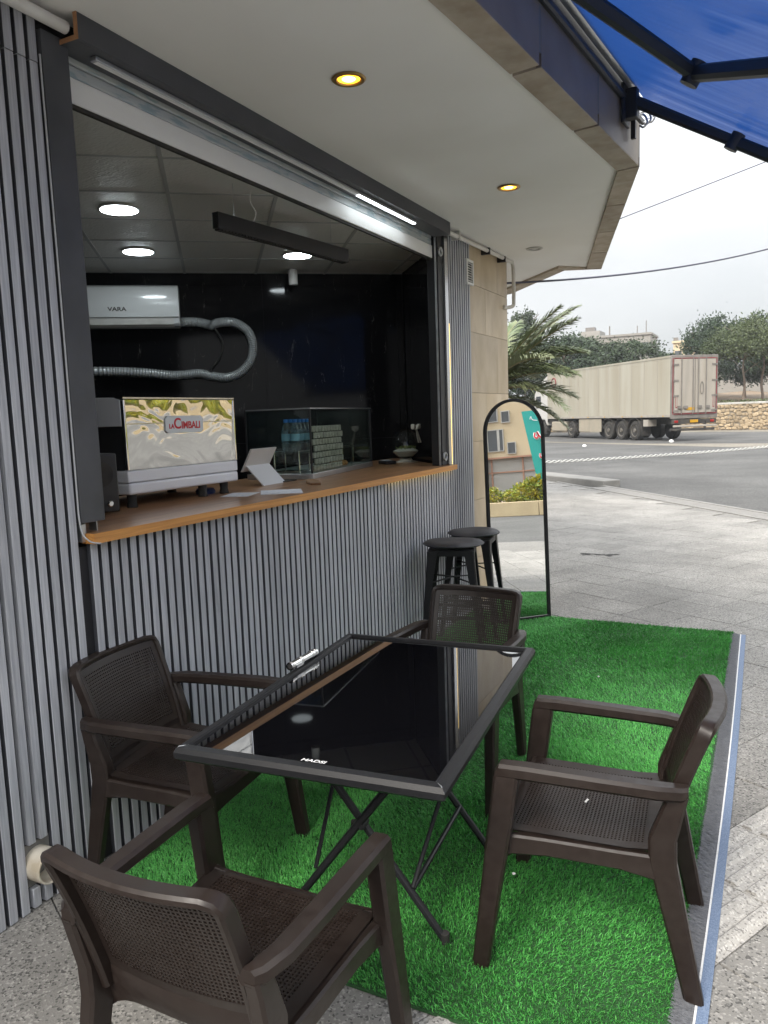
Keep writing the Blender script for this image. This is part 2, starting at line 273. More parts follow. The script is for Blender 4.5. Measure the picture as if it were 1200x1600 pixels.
# ------------------------------------------------------------------ mesh helpers
def V(*a): return Vector(a)
class MB:
    """collects faces, then builds one mesh object"""
    def __init__(s): s.v = []; s.f = []
    def add(s, verts, faces):
        o = len(s.v); s.v += [tuple(p) for p in verts]; s.f += [tuple(i+o for i in f) for f in faces]; return s
    def box(s, a, b):
        x0, y0, z0 = a; x1, y1, z1 = b
        return s.add([(x0,y0,z0),(x1,y0,z0),(x1,y1,z0),(x0,y1,z0),(x0,y0,z1),(x1,y0,z1),(x1,y1,z1),(x0,y1,z1)],
                     [(3,2,1,0),(4,5,6,7),(0,1,5,4),(1,2,6,5),(2,3,7,6),(3,0,4,7)])
    def obox(s, c, ax, ay, az):      # centre and three half-vectors
        c, ax, ay, az = Vector(c), Vector(ax), Vector(ay), Vector(az)
        P = [c+i*ax+j*ay+k*az for k in (-1, 1) for i, j in ((-1,-1),(1,-1),(1,1),(-1,1))]
        F = [(3,2,1,0),(4,5,6,7),(0,1,5,4),(1,2,6,5),(2,3,7,6),(3,0,4,7)]
        if ax.cross(ay).dot(az) < 0: F = [f[::-1] for f in F]
        return s.add(P, F)
    def prism(s, poly, z0, z1):
        n = len(poly); area = sum(poly[i][0]*poly[(i+1)%n][1]-poly[(i+1)%n][0]*poly[i][1] for i in range(n))
        if area < 0: poly = poly[::-1]
        P = [(p[0], p[1], z0) for p in poly]+[(p[0], p[1], z1) for p in poly]
        return s.add(P, [tuple(range(n))[::-1], tuple(range(n, 2*n))]+[(i, (i+1)%n, n+(i+1)%n, n+i) for i in range(n)])
    def loft(s, rings, cap=True, close=False):
        n = len(rings[0]); P = [p for r in rings for p in r]; F = []
        m = len(rings)
        for k in range(m if close else m-1):
            k2 = (k+1) % m
            for i in range(n): F.append((k*n+i, k*n+(i+1)%n, k2*n+(i+1)%n, k2*n+i))
        if cap and not close: F += [tuple(range(n))[::-1], tuple((m-1)*n+i for i in range(n))]
        return s.add(P, F)
    def tube(s, pts, r, n=8, cap=True):
        pts = [Vector(p) for p in pts]; rings = []; m = len(pts)
        up = None
        for i, p in enumerate(pts):
            d = (pts[min(i+1, m-1)]-pts[max(i-1, 0)]).normalized()
            if up is None: up = Vector((0, 0, 1)) if abs(d.z) < .9 else Vector((1, 0, 0))
            a = d.cross(up).normalized(); bb = d.cross(a).normalized(); up = -bb if False else up
            if abs(d.dot(up)) > .95: up = Vector((1, 0, 0)) if abs(d.x) < .9 else Vector((0, 1, 0)); a = d.cross(up).normalized(); bb = d.cross(a).normalized()
            rr = r[i] if isinstance(r, (list, tuple)) else r
            rings.append([p+rr*(math.cos(t)*a+math.sin(t)*bb) for t in [2*math.pi*k/n for k in range(n)]])
        # keep ring phase consistent
        for k in range(1, m):
            best = min(range(n), key=lambda sft: (rings[k][sft]-rings[k-1][0]).length)
            rings[k] = rings[k][best:]+rings[k][:best]
        return s.loft(rings, cap)
    def cyl(s, c, r, h, n=24, axis=(0, 0, 1)):
        c = Vector(c); a = Vector(axis).normalized()
        return s.tube([c, c+a*h], r, n)
    def lathe(s, prof, n=32, c=(0, 0, 0)):
        rings = [[(c[0]+r*math.cos(2*math.pi*k/n), c[1]+r*math.sin(2*math.pi*k/n), c[2]+z) for k in range(n)] for r, z in prof]
        return s.loft(rings, True)
    def bar(s, a, b, w, h, up=(0, 0, 1)):
        a, b = Vector(a), Vector(b); d = b-a; u = Vector(up); x = d.cross(u).normalized(); z = x.cross(d).normalized()
        return s.obox((a+b)/2, d/2, x*w/2, z*h/2)
    def build(s, name, material, parent=None, smooth=30, bevel=0, world=True, segs=2):
        me = bpy.data.meshes.new(name); me.from_pydata(s.v, [], s.f); me.materials.append(MATS[material]); me.update()
        return link(name, me, parent, smooth, bevel, world, segs)
def fix_normals(me):
    bm = bmesh.new(); bm.from_mesh(me); bmesh.ops.recalc_face_normals(bm, faces=bm.faces); bm.to_mesh(me); bm.free()
def wmat(o):
    b = o.matrix_basis
    return (wmat(o.parent) @ o.matrix_parent_inverse @ b) if o.parent else b.copy()
def link(name, me, parent=None, smooth=30, bevel=0, world=True, segs=2):
    if smooth: fix_normals(me); me.shade_smooth(); me.set_sharp_from_angle(angle=rad(smooth))
    o = bpy.data.objects.new(name, me); COL.objects.link(o)
    if parent:
        o.parent = parent
        if world: o.matrix_parent_inverse = wmat(parent).inverted()
    if bevel:
        md = o.modifiers.new('bevel', 'BEVEL'); md.width = bevel; md.segments = segs; md.limit_method = 'ANGLE'; md.angle_limit = rad(40)
    return o
def place(mesh_obj, name, parent, loc, rot=(0, 0, 0), scale=(1, 1, 1)):   # a copy sharing mesh data, world placed
    o = bpy.data.objects.new(name, mesh_obj); COL.objects.link(o); o.location = loc; o.rotation_euler = rot; o.scale = scale
    if parent: o.parent = parent; o.matrix_parent_inverse = wmat(parent).inverted()
    return o
def tag(o, label, cat, group=None):
    o['label'] = label; o['category'] = cat
    if group: o['group'] = group
    return o
def thing(name, label, cat, loc=(0, 0, 0), rz=0, group=None):
    o = bpy.data.objects.new(name, None); COL.objects.link(o); o.location = loc; o.rotation_euler = (0, 0, rz); o.empty_display_size = .1
    return tag(o, label, cat, group)
def struct(o, label=None):
    o['kind'] = 'structure'
    if label: o['label'] = label
    return o
def copy_tree(o, parent=None):
    c = o.copy(); COL.objects.link(c); c.parent = parent
    for ch in list(o.children): copy_tree(ch, c)
    return c
def text(body, size, mtl, parent, loc, rot, name='lettering', ext=.0008, align='CENTER', sx=1, bold=0, shear=0):
    cu = bpy.data.curves.new(name, 'FONT'); cu.body = body; cu.size = size; cu.extrude = ext; cu.align_x = align; cu.align_y = 'CENTER'; cu.offset = bold; cu.shear = shear
    tmp = bpy.data.objects.new(name, cu); me = bpy.data.meshes.new_from_object(tmp); bpy.data.objects.remove(tmp); me.name = name
    me.materials.clear(); me.materials.append(MATS[mtl]); o = bpy.data.objects.new(name, me); COL.objects.link(o)
    o.matrix_basis = Matrix.Translation(loc) @ rot.to_4x4() @ Matrix.Diagonal((sx, 1, 1, 1))
    if parent: o.parent = parent; o.matrix_parent_inverse = wmat(parent).inverted()
    return o
def frame3(right, up):
    r = Vector(right).normalized(); u = Vector(up).normalized(); n = r.cross(u).normalized(); u = n.cross(r)
    return Matrix((r, u, n)).transposed()
def chring(c, ax, ay, w, h, ch):
    c, ax, ay = Vector(c), Vector(ax), Vector(ay); a, b = float(w)/2, float(h)/2
    return [c+x*ax+y*ay for x, y in ((-a+ch,-b),(a-ch,-b),(a,-b+ch),(a,b-ch),(a-ch,b),(-a+ch,b),(-a,b-ch),(-a,-b+ch))]
def perforated(fn, nu, nv, hole, thick):
    """sheet over fn(u,v) (u,v in 0..1) with nu*nv rectangular through-holes"""
    mb = MB(); e = 1e-3
    def nrm(u, v):
        a = fn(min(u+e, 1), v)-fn(max(u-e, 0), v); b = fn(u, min(v+e, 1))-fn(u, max(v-e, 0)); return a.cross(b).normalized()
    P = {}; verts = []
    def pt(u, v, side):
        k = (round(u, 5), round(v, 5), side)
        if k not in P: P[k] = len(verts); verts.append(tuple(fn(u, v)+(nrm(u, v)*thick*(.5 if side else -.5))))
        return P[k]
    F = []; m = (1-hole)/2
    for i in range(nu):
        for j in range(nv):
            u0, u1, v0, v1 = i/nu, (i+1)/nu, j/nv, (j+1)/nv; hu, hv = m/nu, m/nv
            for side in (0, 1):
                o = [pt(u0,v0,side), pt(u1,v0,side), pt(u1,v1,side), pt(u0,v1,side)]
                h = [pt(u0+hu,v0+hv,side), pt(u1-hu,v0+hv,side), pt(u1-hu,v1-hv,side), pt(u0+hu,v1-hv,side)]
                for k in range(4):
                    q = (o[k], o[(k+1)%4], h[(k+1)%4], h[k]); F.append(q if side else q[::-1])
            a = [pt(u0+hu,v0+hv,0), pt(u1-hu,v0+hv,0), pt(u1-hu,v1-hv,0), pt(u0+hu,v1-hv,0)]
            b = [pt(u0+hu,v0+hv,1), pt(u1-hu,v0+hv,1), pt(u1-hu,v1-hv,1), pt(u0+hu,v1-hv,1)]
            for k in range(4): F.append((a[k], a[(k+1)%4], b[(k+1)%4], b[k]))
    mb.v = verts; mb.f = F; return mb
def clip(poly, nx, ny, c):           # keep nx*x+ny*y <= c
    out = []
    for i in range(len(poly)):
        p, q = poly[i], poly[(i+1) % len(poly)]; dp, dq = nx*p[0]+ny*p[1]-c, nx*q[0]+ny*q[1]-c
        if dp <= 0: out.append(p)
        if dp*dq < 0: t = dp/(dp-dq); out.append((p[0]+t*(q[0]-p[0]), p[1]+t*(q[1]-p[1])))
    return out
def smoothpath(pts, n=8):            # Catmull-Rom
    pts = [Vector(p) for p in pts]; P = [2*pts[0]-pts[1]]+pts+[2*pts[-1]-pts[-2]]; out = []
    for i in range(1, len(P)-2):
        for k in range(n):
            t = k/n; a, b, c, d = P[i-1], P[i], P[i+1], P[i+2]
            out.append(.5*((2*b)+(c-a)*t+(2*a-5*b+4*c-d)*t*t+(3*b-a-3*c+d)*t*t*t))
    return out+[pts[-1]]

# ------------------------------------------------------------------ ground, road, paving
D0 = V(2.228, 12.66, 0); DD = V(-.616, .788, 0)            # centre line of the drain, its direction
DN = V(.788, .616, 0)                                       # away from the cafe
mb = MB(); S = 900; mb.add([(-S,-S,-.06),(S,-S,-.06),(S,S,-.06),(-S,S,-.06)], [(0,1,2,3)])
struct(mb.build('road', 'asphalt', smooth=0), 'grey asphalt road and forecourt')
# dusty verge under and behind the truck
vg = [(60, -8), (14, 24.2), (2.16, 33.5), (-3, 37.6), (-8.7, 42.3), (-40, 67), (-200, 180), (-200, 600), (300, 600), (300, -8)]
struct(MB().add([(x, y, -.052) for x, y in vg], [tuple(range(len(vg)))]).build('dirt_ground', 'dust', smooth=0), 'pale dusty verge along the far side of the road')
# worn asphalt lay-by beneath the truck
lb = [(-30, 60), (-3.5, 39.2), (8, 36), (14, 48), (3, 53), (-8, 58), (-24, 74)]
struct(MB().add([(x, y, -.047) for x, y in lb], [tuple(range(len(lb)))]).build('lay_by', 'asphalt', smooth=0), 'worn asphalt lay-by beneath the truck')
# paving bed
pb = [(-9, -8), (9, -8)]; e0 = D0-DN*.27
for x in (9, -9): t = (x-e0.x)/DD.x; pb.append((x, e0.y+t*DD.y))
pave = struct(MB().prism(pb, -.2, -.014).build('pavement', 'joint', smooth=0), 'grey exposed-aggregate slab pavement in front of the cafe')
GU, GV = V(.887, -.462, 0), V(.462, .887, 0); PT = .38; U0 = .445; V0 = 3.41
def slab_mesh(ridged):
    g = .0022; h = PT/2-g; z0, z1 = -.014, 0.0; mb = MB(); c = .003
    if not ridged:
        mb.add([(-h,-h,z0),(h,-h,z0),(h,h,z0),(-h,h,z0),(-h,-h,z1-c),(h,-h,z1-c),(h,h,z1-c),(-h,h,z1-c),(-h+c,-h+c,z1),(h-c,-h+c,z1),(h-c,h-c,z1),(-h+c,h-c,z1)],
               [(4,5,9,8),(5,6,10,9),(6,7,11,10),(7,4,8,11),(8,9,10,11),(0,1,5,4),(1,2,6,5),(2,3,7,6),(3,0,4,7)])
    else:
        mb.box((-h,-h,z0), (h,h,-.003)); n = 5
        for k in range(n):
            x = -h+(k+.5)*2*h/n; w = h/n*.62; e = h-.012
            mb.add([(x-w,-e,-.003),(x+w,-e,-.003),(x+w*.6,-e,.006),(x-w*.6,-e,.006),(x-w,e,-.003),(x+w,e,-.003),(x+w*.6,e,.006),(x-w*.6,e,.006)],
                   [(0,1,2,3),(7,6,5,4),(1,5,6,2),(2,6,7,3),(3,7,4,0)])
    me = bpy.data.meshes.new('slab'); me.from_pydata(mb.v, [], mb.f); me.materials.append(MATS['tactile' if ridged else 'paving']); me.update(); return me
SLAB, RIDGE = slab_mesh(False), slab_mesh(True)
cells = []
for i in range(-40, 40):
    for j in range(-40, 60):
        c = GU*(U0+(i+.5)*PT)+GV*(V0+(j+.5)*PT); x, y = c.x, c.y
        if not (-6.5 < x < 7 and -4 < y < 22): continue
        if (c-D0).dot(DN) > -.27-PT*.62: continue
        if x < -.35 and y < 6.9: continue
        d = Vector((x, y, 0))-CAM; f = d.dot(CF)
        seen = f > .3 and abs(d.dot(CR)/f) < .56 and abs(d.dot(CU)/f) < .74
        under = .35 < x < 1.85 and 2.1 < y < 5.7
        cells.append((0 if seen and not under else 1, d.length, i, j, c))
cells.sort(key=lambda t: t[:4])
rest = MB(); zr = MB(); rng = random.Random(3); RZ = math.atan2(GU.y, GU.x)
for k, (flag, dist, i, j, c) in enumerate(cells):
    ridged = (i == 0)
    rot = (rng.uniform(-.003, .003), rng.uniform(-.003, .003), RZ); z = rng.uniform(-.0025, 0)
    if k < 300 and flag == 0: place(RIDGE if ridged else SLAB, 'slab', pave, (c.x, c.y, z), rot)
    else:
        me = RIDGE if ridged else SLAB; Mx = Matrix.Translation((c.x, c.y, z)) @ Matrix.Rotation(RZ, 4, 'Z')
        (zr if ridged else rest).add([Mx @ v.co for v in me.vertices], [tuple(p.vertices) for p in me.polygons])
o = rest.build('slab_field', 'paving', pave, smooth=0); o['kind'] = 'stuff'
o = zr.build('ridged_slab_field', 'tactile', pave, smooth=0); o['kind'] = 'stuff'

# drain channel with grating bars
dr = thing('drain_channel', 'long slotted concrete drain channel between the paving and the asphalt', 'drain', D0)
P = lambda t, n, z: D0+DD*t+DN*n+V(0, 0, z)
mb = MB()
for n0, n1 in ((-.27, -.20), (.17, .26)): mb.obox(P(-2, (n0+n1)/2, -.10), DD*9, DN*(n1-n0)/2, V(0,0,.098))
mb.build('channel_edge', 'concrete', dr)
MB().obox(P(-2, -.015, -.15), DD*9, DN*.185, V(0,0,.04)).build('channel_bed', 'dark_slot', dr)
gb = MB()
for k in range(150): gb.obox(P(-9.3+k*.098, -.015, -.02), DD*.031, DN*.183, V(0,0,.012))
gb.build('grating_bars', 'grate', dr)['kind'] = 'stuff'
# raised concrete kerb island left of the drain end
ki = MB(); A = V(-1.02, 17.25, 0)
poly = [(-1.02, 17.15), (-.72, 17.5), (-2.9, 19.7), (-9, 24.5), (-13, 25.5), (-13, 22.5), (-3.0, 18.9)]
ki.prism(poly, -.1, .10); tag(ki.build('kerb_island', 'concrete', bevel=.02), 'low broken-edged concrete kerb island at the far end of the drain', 'kerb')
# white twisted rope strung across the lay-by entrance
pts = []; A, B = V(-6.2, 18.5, .30), V(6, 33.2, .42)
for k in range(700):
    t = k/699; p = A.lerp(B, t); p.z -= .16*4*t*(1-t); pts.append(p)
mb = MB(); side = (B-A).cross(V(0,0,1)).normalized()
for ph in (0, math.pi):
    mb.tube([p+(side*math.cos(k*.43+ph)+V(0,0,1)*math.sin(k*.43+ph))*.030 for k, p in enumerate(pts)], .019, 5)
tag(mb.build('barrier_rope', 'rope_white'), 'white twisted barrier rope slung low across the asphalt', 'rope')
for nm, p in (('rope_post', A), ('rope_post', B)):
    q = MB(); q.lathe([(.16, -.06), (.16, -.02), (.03, .0), (.03, p.z+.28), (.0, p.z+.3)], 14, (p.x, p.y, 0)); 
    tag(q.build(nm, 'frame_grey'), 'slim grey post holding the %s end of the white rope' % ('left' if p is A else 'right'), 'post')

# ------------------------------------------------------------------ cafe shell
# the room behind the counter is turned 38.9 degrees to the facade
W2 = V(-math.sin(rad(38.9)), math.cos(rad(38.9)), 0); W1 = V(W2.y, -W2.x, 0); BW = 5.61; RU = 3.47; LU = -1.0; ZC = 2.94
def room(u, w, z=0): return W1*u+W2*w+V(0, 0, z)
corner_r = room(RU, BW); corner_l = room(LU, BW)
struct(MB().prism([(-.03, -1.6), (-.03, 5.55), (corner_r.x, corner_r.y), (corner_l.x, corner_l.y)], -.1, .02).build('floor', 'floor_dark'), 'dark cafe floor')
wallb = MB().obox(room((LU+RU)/2, BW+.13, 1.55), W1*((RU-LU)/2+.3), W2*.1, V(0,0,1.6)).build('wall_back', 'black_board'); struct(wallb, 'black marble-panelled back wall of the cafe')
us = [LU, -.245, .975, 2.20, 3.42, RU]
for a, b in zip(us[:-1], us[1:]):
    for z0, z1 in ((.02, 1.46), (1.464, 2.83), (2.834, ZC+.02)):
        if b-a < .2 and z0 < 1: z1 = z1
        MB().obox(room((a+b)/2, BW+.012, (z0+z1)/2), W1*((b-a)/2-.0015), W2*.012, V(0,0,(z1-z0)/2)).build('marble_panel', 'marble', wallb, smooth=0)
wallr = MB().prism(clip([(p.x, p.y) for p in (room(RU+.055, BW+.05), room(RU+.055, BW-1.6), room(RU+.2, BW-1.6), room(RU+.2, BW+.05))], 1, 0, -.125), -.05, 3.04).build('wall_right', 'black_board'); struct(wallr, 'black marble-panelled right wall of the cafe')
for a, b in ((BW-.54, BW), (BW-1.6, BW-.543)):
    MB().prism(clip([(p.x, p.y) for p in (room(RU+.01, a), room(RU+.05, a), room(RU+.05, b), room(RU+.01, b))], 1, 0, -.125), .02, 2.96).build('marble_panel', 'marble', wallr, smooth=0)
struct(MB().obox(room(LU-.1, BW-3.4, 1.55), W1*.1, W2*3.6, V(0,0,1.6)).build('wall_left', 'black_board'), 'dark left wall of the cafe')
# ceiling of embossed tiles between T-bars
ceil = struct(MB().prism([(-.12, -1.6), (-.12, 5.6), (corner_r.x, corner_r.y), (corner_l.x, corner_l.y)], ZC+.03, ZC+.09).build('ceiling', 'ceiling_bar'), 'suspended cafe ceiling of embossed square tiles')
us = [.94+.606*k for k in range(-4, 6)]; ws = [2.645+.588*k for k in range(-7, 6)]
tiles = []
for i in range(len(us)-1):
    for j in range(len(ws)-1):
        u0, u1, w0, w1 = max(us[i], LU)+.006, min(us[i+1], RU)-.006, ws[j]+.006, min(ws[j+1], BW)-.006
        if u1-u0 < .05 or w1-w0 < .05: continue
        poly = [(p.x, p.y) for p in (room(u0,w0), room(u1,w0), room(u1,w1), room(u0,w1))]
        poly = clip(poly, 1, 0, -.13)
        if len(poly) >= 3:
            MB().prism(poly, ZC+.004, ZC+.028).build('ceiling_tile', 'ceiling_tile', ceil, smooth=0)
tb = MB()
for u in us: 
    if LU < u < RU: 
        pl = clip([(p.x, p.y) for p in (room(u-.011, -1.5), room(u+.011, -1.5), room(u+.011, BW), room(u-.011, BW))], 1, 0, -.13)
        if len(pl) >= 3: tb.prism(pl, ZC, ZC+.01)
for w in ws:
    if w < BW: 
        pl = clip([(p.x, p.y) for p in (room(LU, w-.011), room(RU, w-.011), room(RU, w+.011), room(LU, w+.011))], 1, 0, -.13)
        if len(pl) >= 3: tb.prism(pl, ZC+.001, ZC+.009)
tb.build('ceiling_grid', 'ceiling_bar', ceil, smooth=0)

# roof slab, soffit and stone border of the canopy
FD = V(math.sin(rad(5.57)), math.cos(rad(5.57)), 0); FP = V(FD.y, -FD.x, 0)
inn = [V(1.396, 4.82, 0)+FD*(-4.7), V(1.396, 4.82, 0), V(.575, 7.86, 0), V(.36, 7.62, 0), V(-.6, 8.72, 0), V(-3.5, 9.3, 0)]
outl = [V(1.522, 4.80, 0)+FD*(-4.7), V(1.522, 4.80, 0), V(.700, 7.95, 0), V(.37, 7.80, 0), V(-.52, 8.90, 0), V(-3.5, 9.5, 0)]
SZ = 3.05
roofp = [(-6, -2.6), (-.02, -2.6), (-.02, outl[0].y)]+[(p.x, p.y) for p in outl]+[(-6, 9.5)]
struct(MB().prism(roofp, 3.262, 3.42).build('roof', 'concrete'), 'flat concrete roof slab over the cafe')
sof = struct(MB().prism([(.0, inn[0].y)]+[(p.x, p.y) for p in inn]+[(-3.5, 7.16), (0, 7.16)], SZ, SZ+.03).build('soffit', 'plaster'), 'plain cream plaster soffit under the canopy')
can = thing('canopy_border', 'brown stone-tiled border and fascia running round the canopy edge', 'canopy', (1.5, 4.8, 3.0))
def seg_tiles(i0, i1, a0, a1, L0):
    n = max(1, round((a1-a0).length/L0))
    for k in range(n):
        q = [inn[i0].lerp(inn[i1], k/n), inn[i0].lerp(inn[i1], (k+1)/n-.004/(L0)), outl[i0].lerp(outl[i1], (k+1)/n-.004/L0), outl[i0].lerp(outl[i1], k/n)]
        MB().prism([(p.x, p.y) for p in q], SZ-.022, SZ+.012).build('border_tile', 'border_stone', can, smooth=0)
        a, b = outl[i0].lerp(outl[i1], k/n), outl[i0].lerp(outl[i1], (k+1)/n-.004/L0); d = (b-a).normalized(); nn = V(d.y, -d.x, 0)
        z0, z1 = SZ-.018, SZ+.208
        MB().prism([(p.x, p.y) for p in (a-nn*.022, b-nn*.022, b+nn*.001, a+nn*.001)], z0, z1).build('fascia_tile', 'fascia_stone', can, smooth=0)
seg_tiles(0, 1, inn[0], inn[1], .75); seg_tiles(1, 2, inn[1], inn[2], .8); seg_tiles(2, 3, inn[2], inn[3], .4); seg_tiles(3, 4, inn[3], inn[4], .7); seg_tiles(4, 5, inn[4], inn[5], .75)
MB().prism([(p.x, p.y) for p in inn]+[(p.x-.025*0, p.y) for p in outl[::-1]], SZ+.03, 3.262).build('border_core', 'concrete', can, smooth=0)

# soffit downlights
for k, (x, y, lit) in enumerate(((.634, 2.968, 1), (.736, 4.83, 1), (.377, 6.7, 0))):
    lab = ['lit yellow recessed downlight in the soffit, nearest the camera', 'lit yellow recessed downlight in the soffit near the canopy corner', 'unlit recessed downlight in the soffit above the stone pillar'][k]
    t = thing('recessed_downlight', lab, 'downlight', (x, y, SZ), 0, 'soffit downlights')
    MB().lathe([(.052, -.001), (.068, -.001), (.072, -.005), (.066, -.010), (.052, -.010), (.048, -.004)], 32, (x, y, SZ)).build('trim_ring', 'ring_brass' if lit else 'lamp_off', t)
    MB().lathe([(.0, -.004), (.047, -.004), (.047, -.0005), (0, -.0005)], 32, (x, y, SZ)).build('reflector', 'bulb_warm' if lit else 'lamp_off', t)
    MB().lathe([(.0, -.0085), (.024, -.0075), (.029, -.0042), (0, -.0042)], 24, (x, y, SZ)).build('bulb', 'bulb_core' if lit else 'lamp_off', t)

# facade structure behind the cladding
fw = MB(); fw.box((-.12, -2.6, -.05), (-.030, 1.955, 3.05)); fw.box((-.12, 1.955, -.05), (-.030, 5.62, 1.215)); fw.box((-.12, 5.56, 1.215), (-.030, 6.12, 3.05)); fw.box((-.12, 5.62, -.05), (-.03, 6.12, 1.215))
fw.box((-.28, 1.955, 2.985), (-.03, 5.56, 3.05))
struct(fw.build('wall_front', 'black_board', smooth=0), 'dark front wall carrying the slat cladding')
struct(MB().prism([(-6, -2.6), (-.12, -2.6), (-.12, -2.4), (-6, -2.4)], -.05, 3.3).build('wall_side', 'plaster', smooth=0), 'plain side wall of the cafe out of view')
# slatted cladding
def slat_mesh(h):
    w, d, c = .0162, .022, .002; mb = MB(); prof = [(-.022, -w), (-.022+d-c, -w), (-.022+d, -w+c), (-.022+d, w-c), (-.022+d-c, w), (-.022, w)]
    mb.loft([[(x, y, 0) for x, y in prof], [(x, y, h) for x, y in prof]])
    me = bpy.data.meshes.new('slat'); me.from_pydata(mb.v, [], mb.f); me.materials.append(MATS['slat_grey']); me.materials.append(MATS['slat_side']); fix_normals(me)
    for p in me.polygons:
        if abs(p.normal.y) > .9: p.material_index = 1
    return me
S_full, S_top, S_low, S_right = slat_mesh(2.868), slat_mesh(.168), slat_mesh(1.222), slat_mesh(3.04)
sl = thing('slat_cladding', 'tall grey slatted cladding left of the serving window', 'cladding', (0, 1.2, 0))
MB().box((-.030, -2.6, 0), (-.022, 1.955, 3.048)).build('backing_board', 'black_board', sl, smooth=0)
y = 1.932
for k in range(45):
    yy = y-.0475*k
    if 1.62 < yy < 1.72:                       # cut away round the drain pipe
        for z0, z1 in ((.005, .075), (.235, 2.868)):
            mb = MB(); mb.box((-.024, yy-.0152, z0), (0, yy+.0152, z1)); mb.build('slat', 'slat_grey', sl, bevel=.002, segs=1)
        place(S_top, 'slat', sl, (0, yy, 2.875)); continue
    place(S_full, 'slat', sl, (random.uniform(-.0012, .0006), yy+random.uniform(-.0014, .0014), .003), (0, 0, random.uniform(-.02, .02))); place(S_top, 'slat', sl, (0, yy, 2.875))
sl = thing('slat_cladding', 'low grey slatted cladding beneath the wooden counter', 'cladding', (0, 3.8, 0))
MB().box((-.030, 1.958, 0), (-.022, 5.618, 1.214)).build('backing_board', 'black_board', sl, smooth=0)
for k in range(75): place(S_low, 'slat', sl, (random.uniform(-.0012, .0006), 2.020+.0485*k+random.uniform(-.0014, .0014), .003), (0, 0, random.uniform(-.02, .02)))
sl = thing('slat_cladding', 'narrow grey slatted cladding between the serving window and stone pillar', 'cladding', (0, 5.9, 0))
MB().box((-.030, 5.622, 0), (-.022, 6.118, 3.048)).build('backing_board', 'black_board', sl, smooth=0)
for k in range(10): place(S_right, 'slat', sl, (0, 5.655+.0485*k, .003))
# stone pillar of travertine slabs
pil = thing('stone_pillar', 'beige travertine-clad pillar at the corner of the cafe', 'pillar', (-.3, 6.6, 0))
MB().prism([(-.032, 6.125), (-.032, 7.10), (-.9, 7.10), (-.9, 6.95), (-.30, 6.20), (-.22, 6.125)], 0, 3.05).build('pillar_core', 'concrete', pil, smooth=0)
zz = [0, .42, .92, 1.42, 1.83, 2.33, 2.72, 3.049]
for z0, z1 in zip(zz[:-1], zz[1:]):
    ysp = [6.124, 6.50, 7.125] if (zz.index(z0) % 2) else [6.124, 6.83, 7.125]
    for y0, y1 in zip(ysp[:-1], ysp[1:]): MB().box((-.03, y0, z0+.0015), (-.006+random.uniform(-.001, .001), y1-.002, z1-.0015)).build('stone_tile', 'travertine', pil, smooth=0)
    MB().box((-.9, 7.102, z0+.0015), (-.032, 7.124, z1-.0015)).build('stone_tile', 'travertine', pil, smooth=0)
struct(MB().box((-3.5, 6.95, 0), (-.905, 7.12, 3.05)).build('wall_end', 'travertine', smooth=0), 'travertine end wall of the cafe behind the pillar')

# ------------------------------------------------------------------ serving window: jambs, shutter, valance
t = thing('window_jamb', 'flat dark grey metal jamb on the left of the serving window', 'jamb', (0, 2.015, 1.3))
MB().box((-.12, 1.957, 1.305), (.012, 2.070, 2.985)).build('jamb_cover', 'dark_metal', t, bevel=.002)
mb = MB(); mb.box((-.06, 2.0, 1.262), (-.02, 2.004, 1.305)); mb.box((-.06, 2.055, 1.262), (-.02, 2.059, 1.305)); mb.box((-.03, 1.965, 1.235), (-.028+.03, 1.98, 1.30)); mb.build('guide_foot', 'alu', t)
for z in (2.72, 1.9): MB().cyl((-.02, 2.070, z), .004, .003, 10, (0, 1, 0)).build('screw', 'steel', t)
t = thing('window_jamb', 'black and steel shutter guide on the right of the serving window', 'jamb', (0, 5.5, 1.27))
MB().box((-.034, 5.440, 1.267), (-.022, 5.453, 2.985)).build('guide_lip', 'alu', t)
MB().box((-.10, 5.455, 1.267), (-.012, 5.548, 2.985)).build('guide_channel', 'lamp_black', t, bevel=.003)
MB().box((-.03, 5.550, 1.267), (.006, 5.612, 3.03)).build('steel_strip', 'steel', t, bevel=.002)
MB().box((-.001+.002, 5.6135, 1.267), (.004, 5.621, 2.35)).build('light_strip', 'led_warm', t, smooth=0)
for z in (2.86, 1.335):                                     # slotted lug plates
    mb = MB(); mb.tube([V(.004, 5.475, z+.0)+V(.0, .028*math.cos(a), .028*math.sin(a)) for a in [2*math.pi*k/20 for k in range(21)]], .008, 6); mb.build('lug', 'alu', t)
t = thing('roller_shutter', 'white roller shutter raised to the top of the serving window', 'shutter', (-.05, 3.75, 2.8))
MB().box((-.075, 2.072, 2.815), (-.048, 5.443, 2.905)).build('bottom_bar', 'shutter_white', t, bevel=.004)
MB().box((-.070, 2.072, 2.800), (-.054, 5.443, 2.8148)).build('rubber_seal', 'rubber', t)
for k in range(2): MB().box((-.072, 2.072, 2.907+.045*k), (-.052, 5.443, 2.950+.045*k)).build('shutter_slat', 'shutter_film', t, bevel=.006)
t = thing('valance_board', 'dark grey L-shaped valance board above the serving window with raw brown end', 'valance', (.05, 3.7, 2.95))
MB().box((.084, 2.037, 2.962), (.100, 5.44, 3.049)).build('front_board', 'dark_metal', t, bevel=.001)
MB().box((-.03, 2.037, 2.962), (.0835, 5.44, 2.976)).build('under_board', 'dark_metal', t)
MB().box((.083, 2.0345, 2.961), (.1005, 2.0368, 3.049)).build('raw_end', 'mdf_edge', t, smooth=0); MB().box((-.03, 2.0345, 2.961), (.0828, 2.0368, 2.977)).build('raw_end', 'mdf_edge', t, smooth=0)
t = thing('light_profile', 'slim aluminium light profile under the valance, lit at its far end', 'light', (.05, 3.5, 2.94))
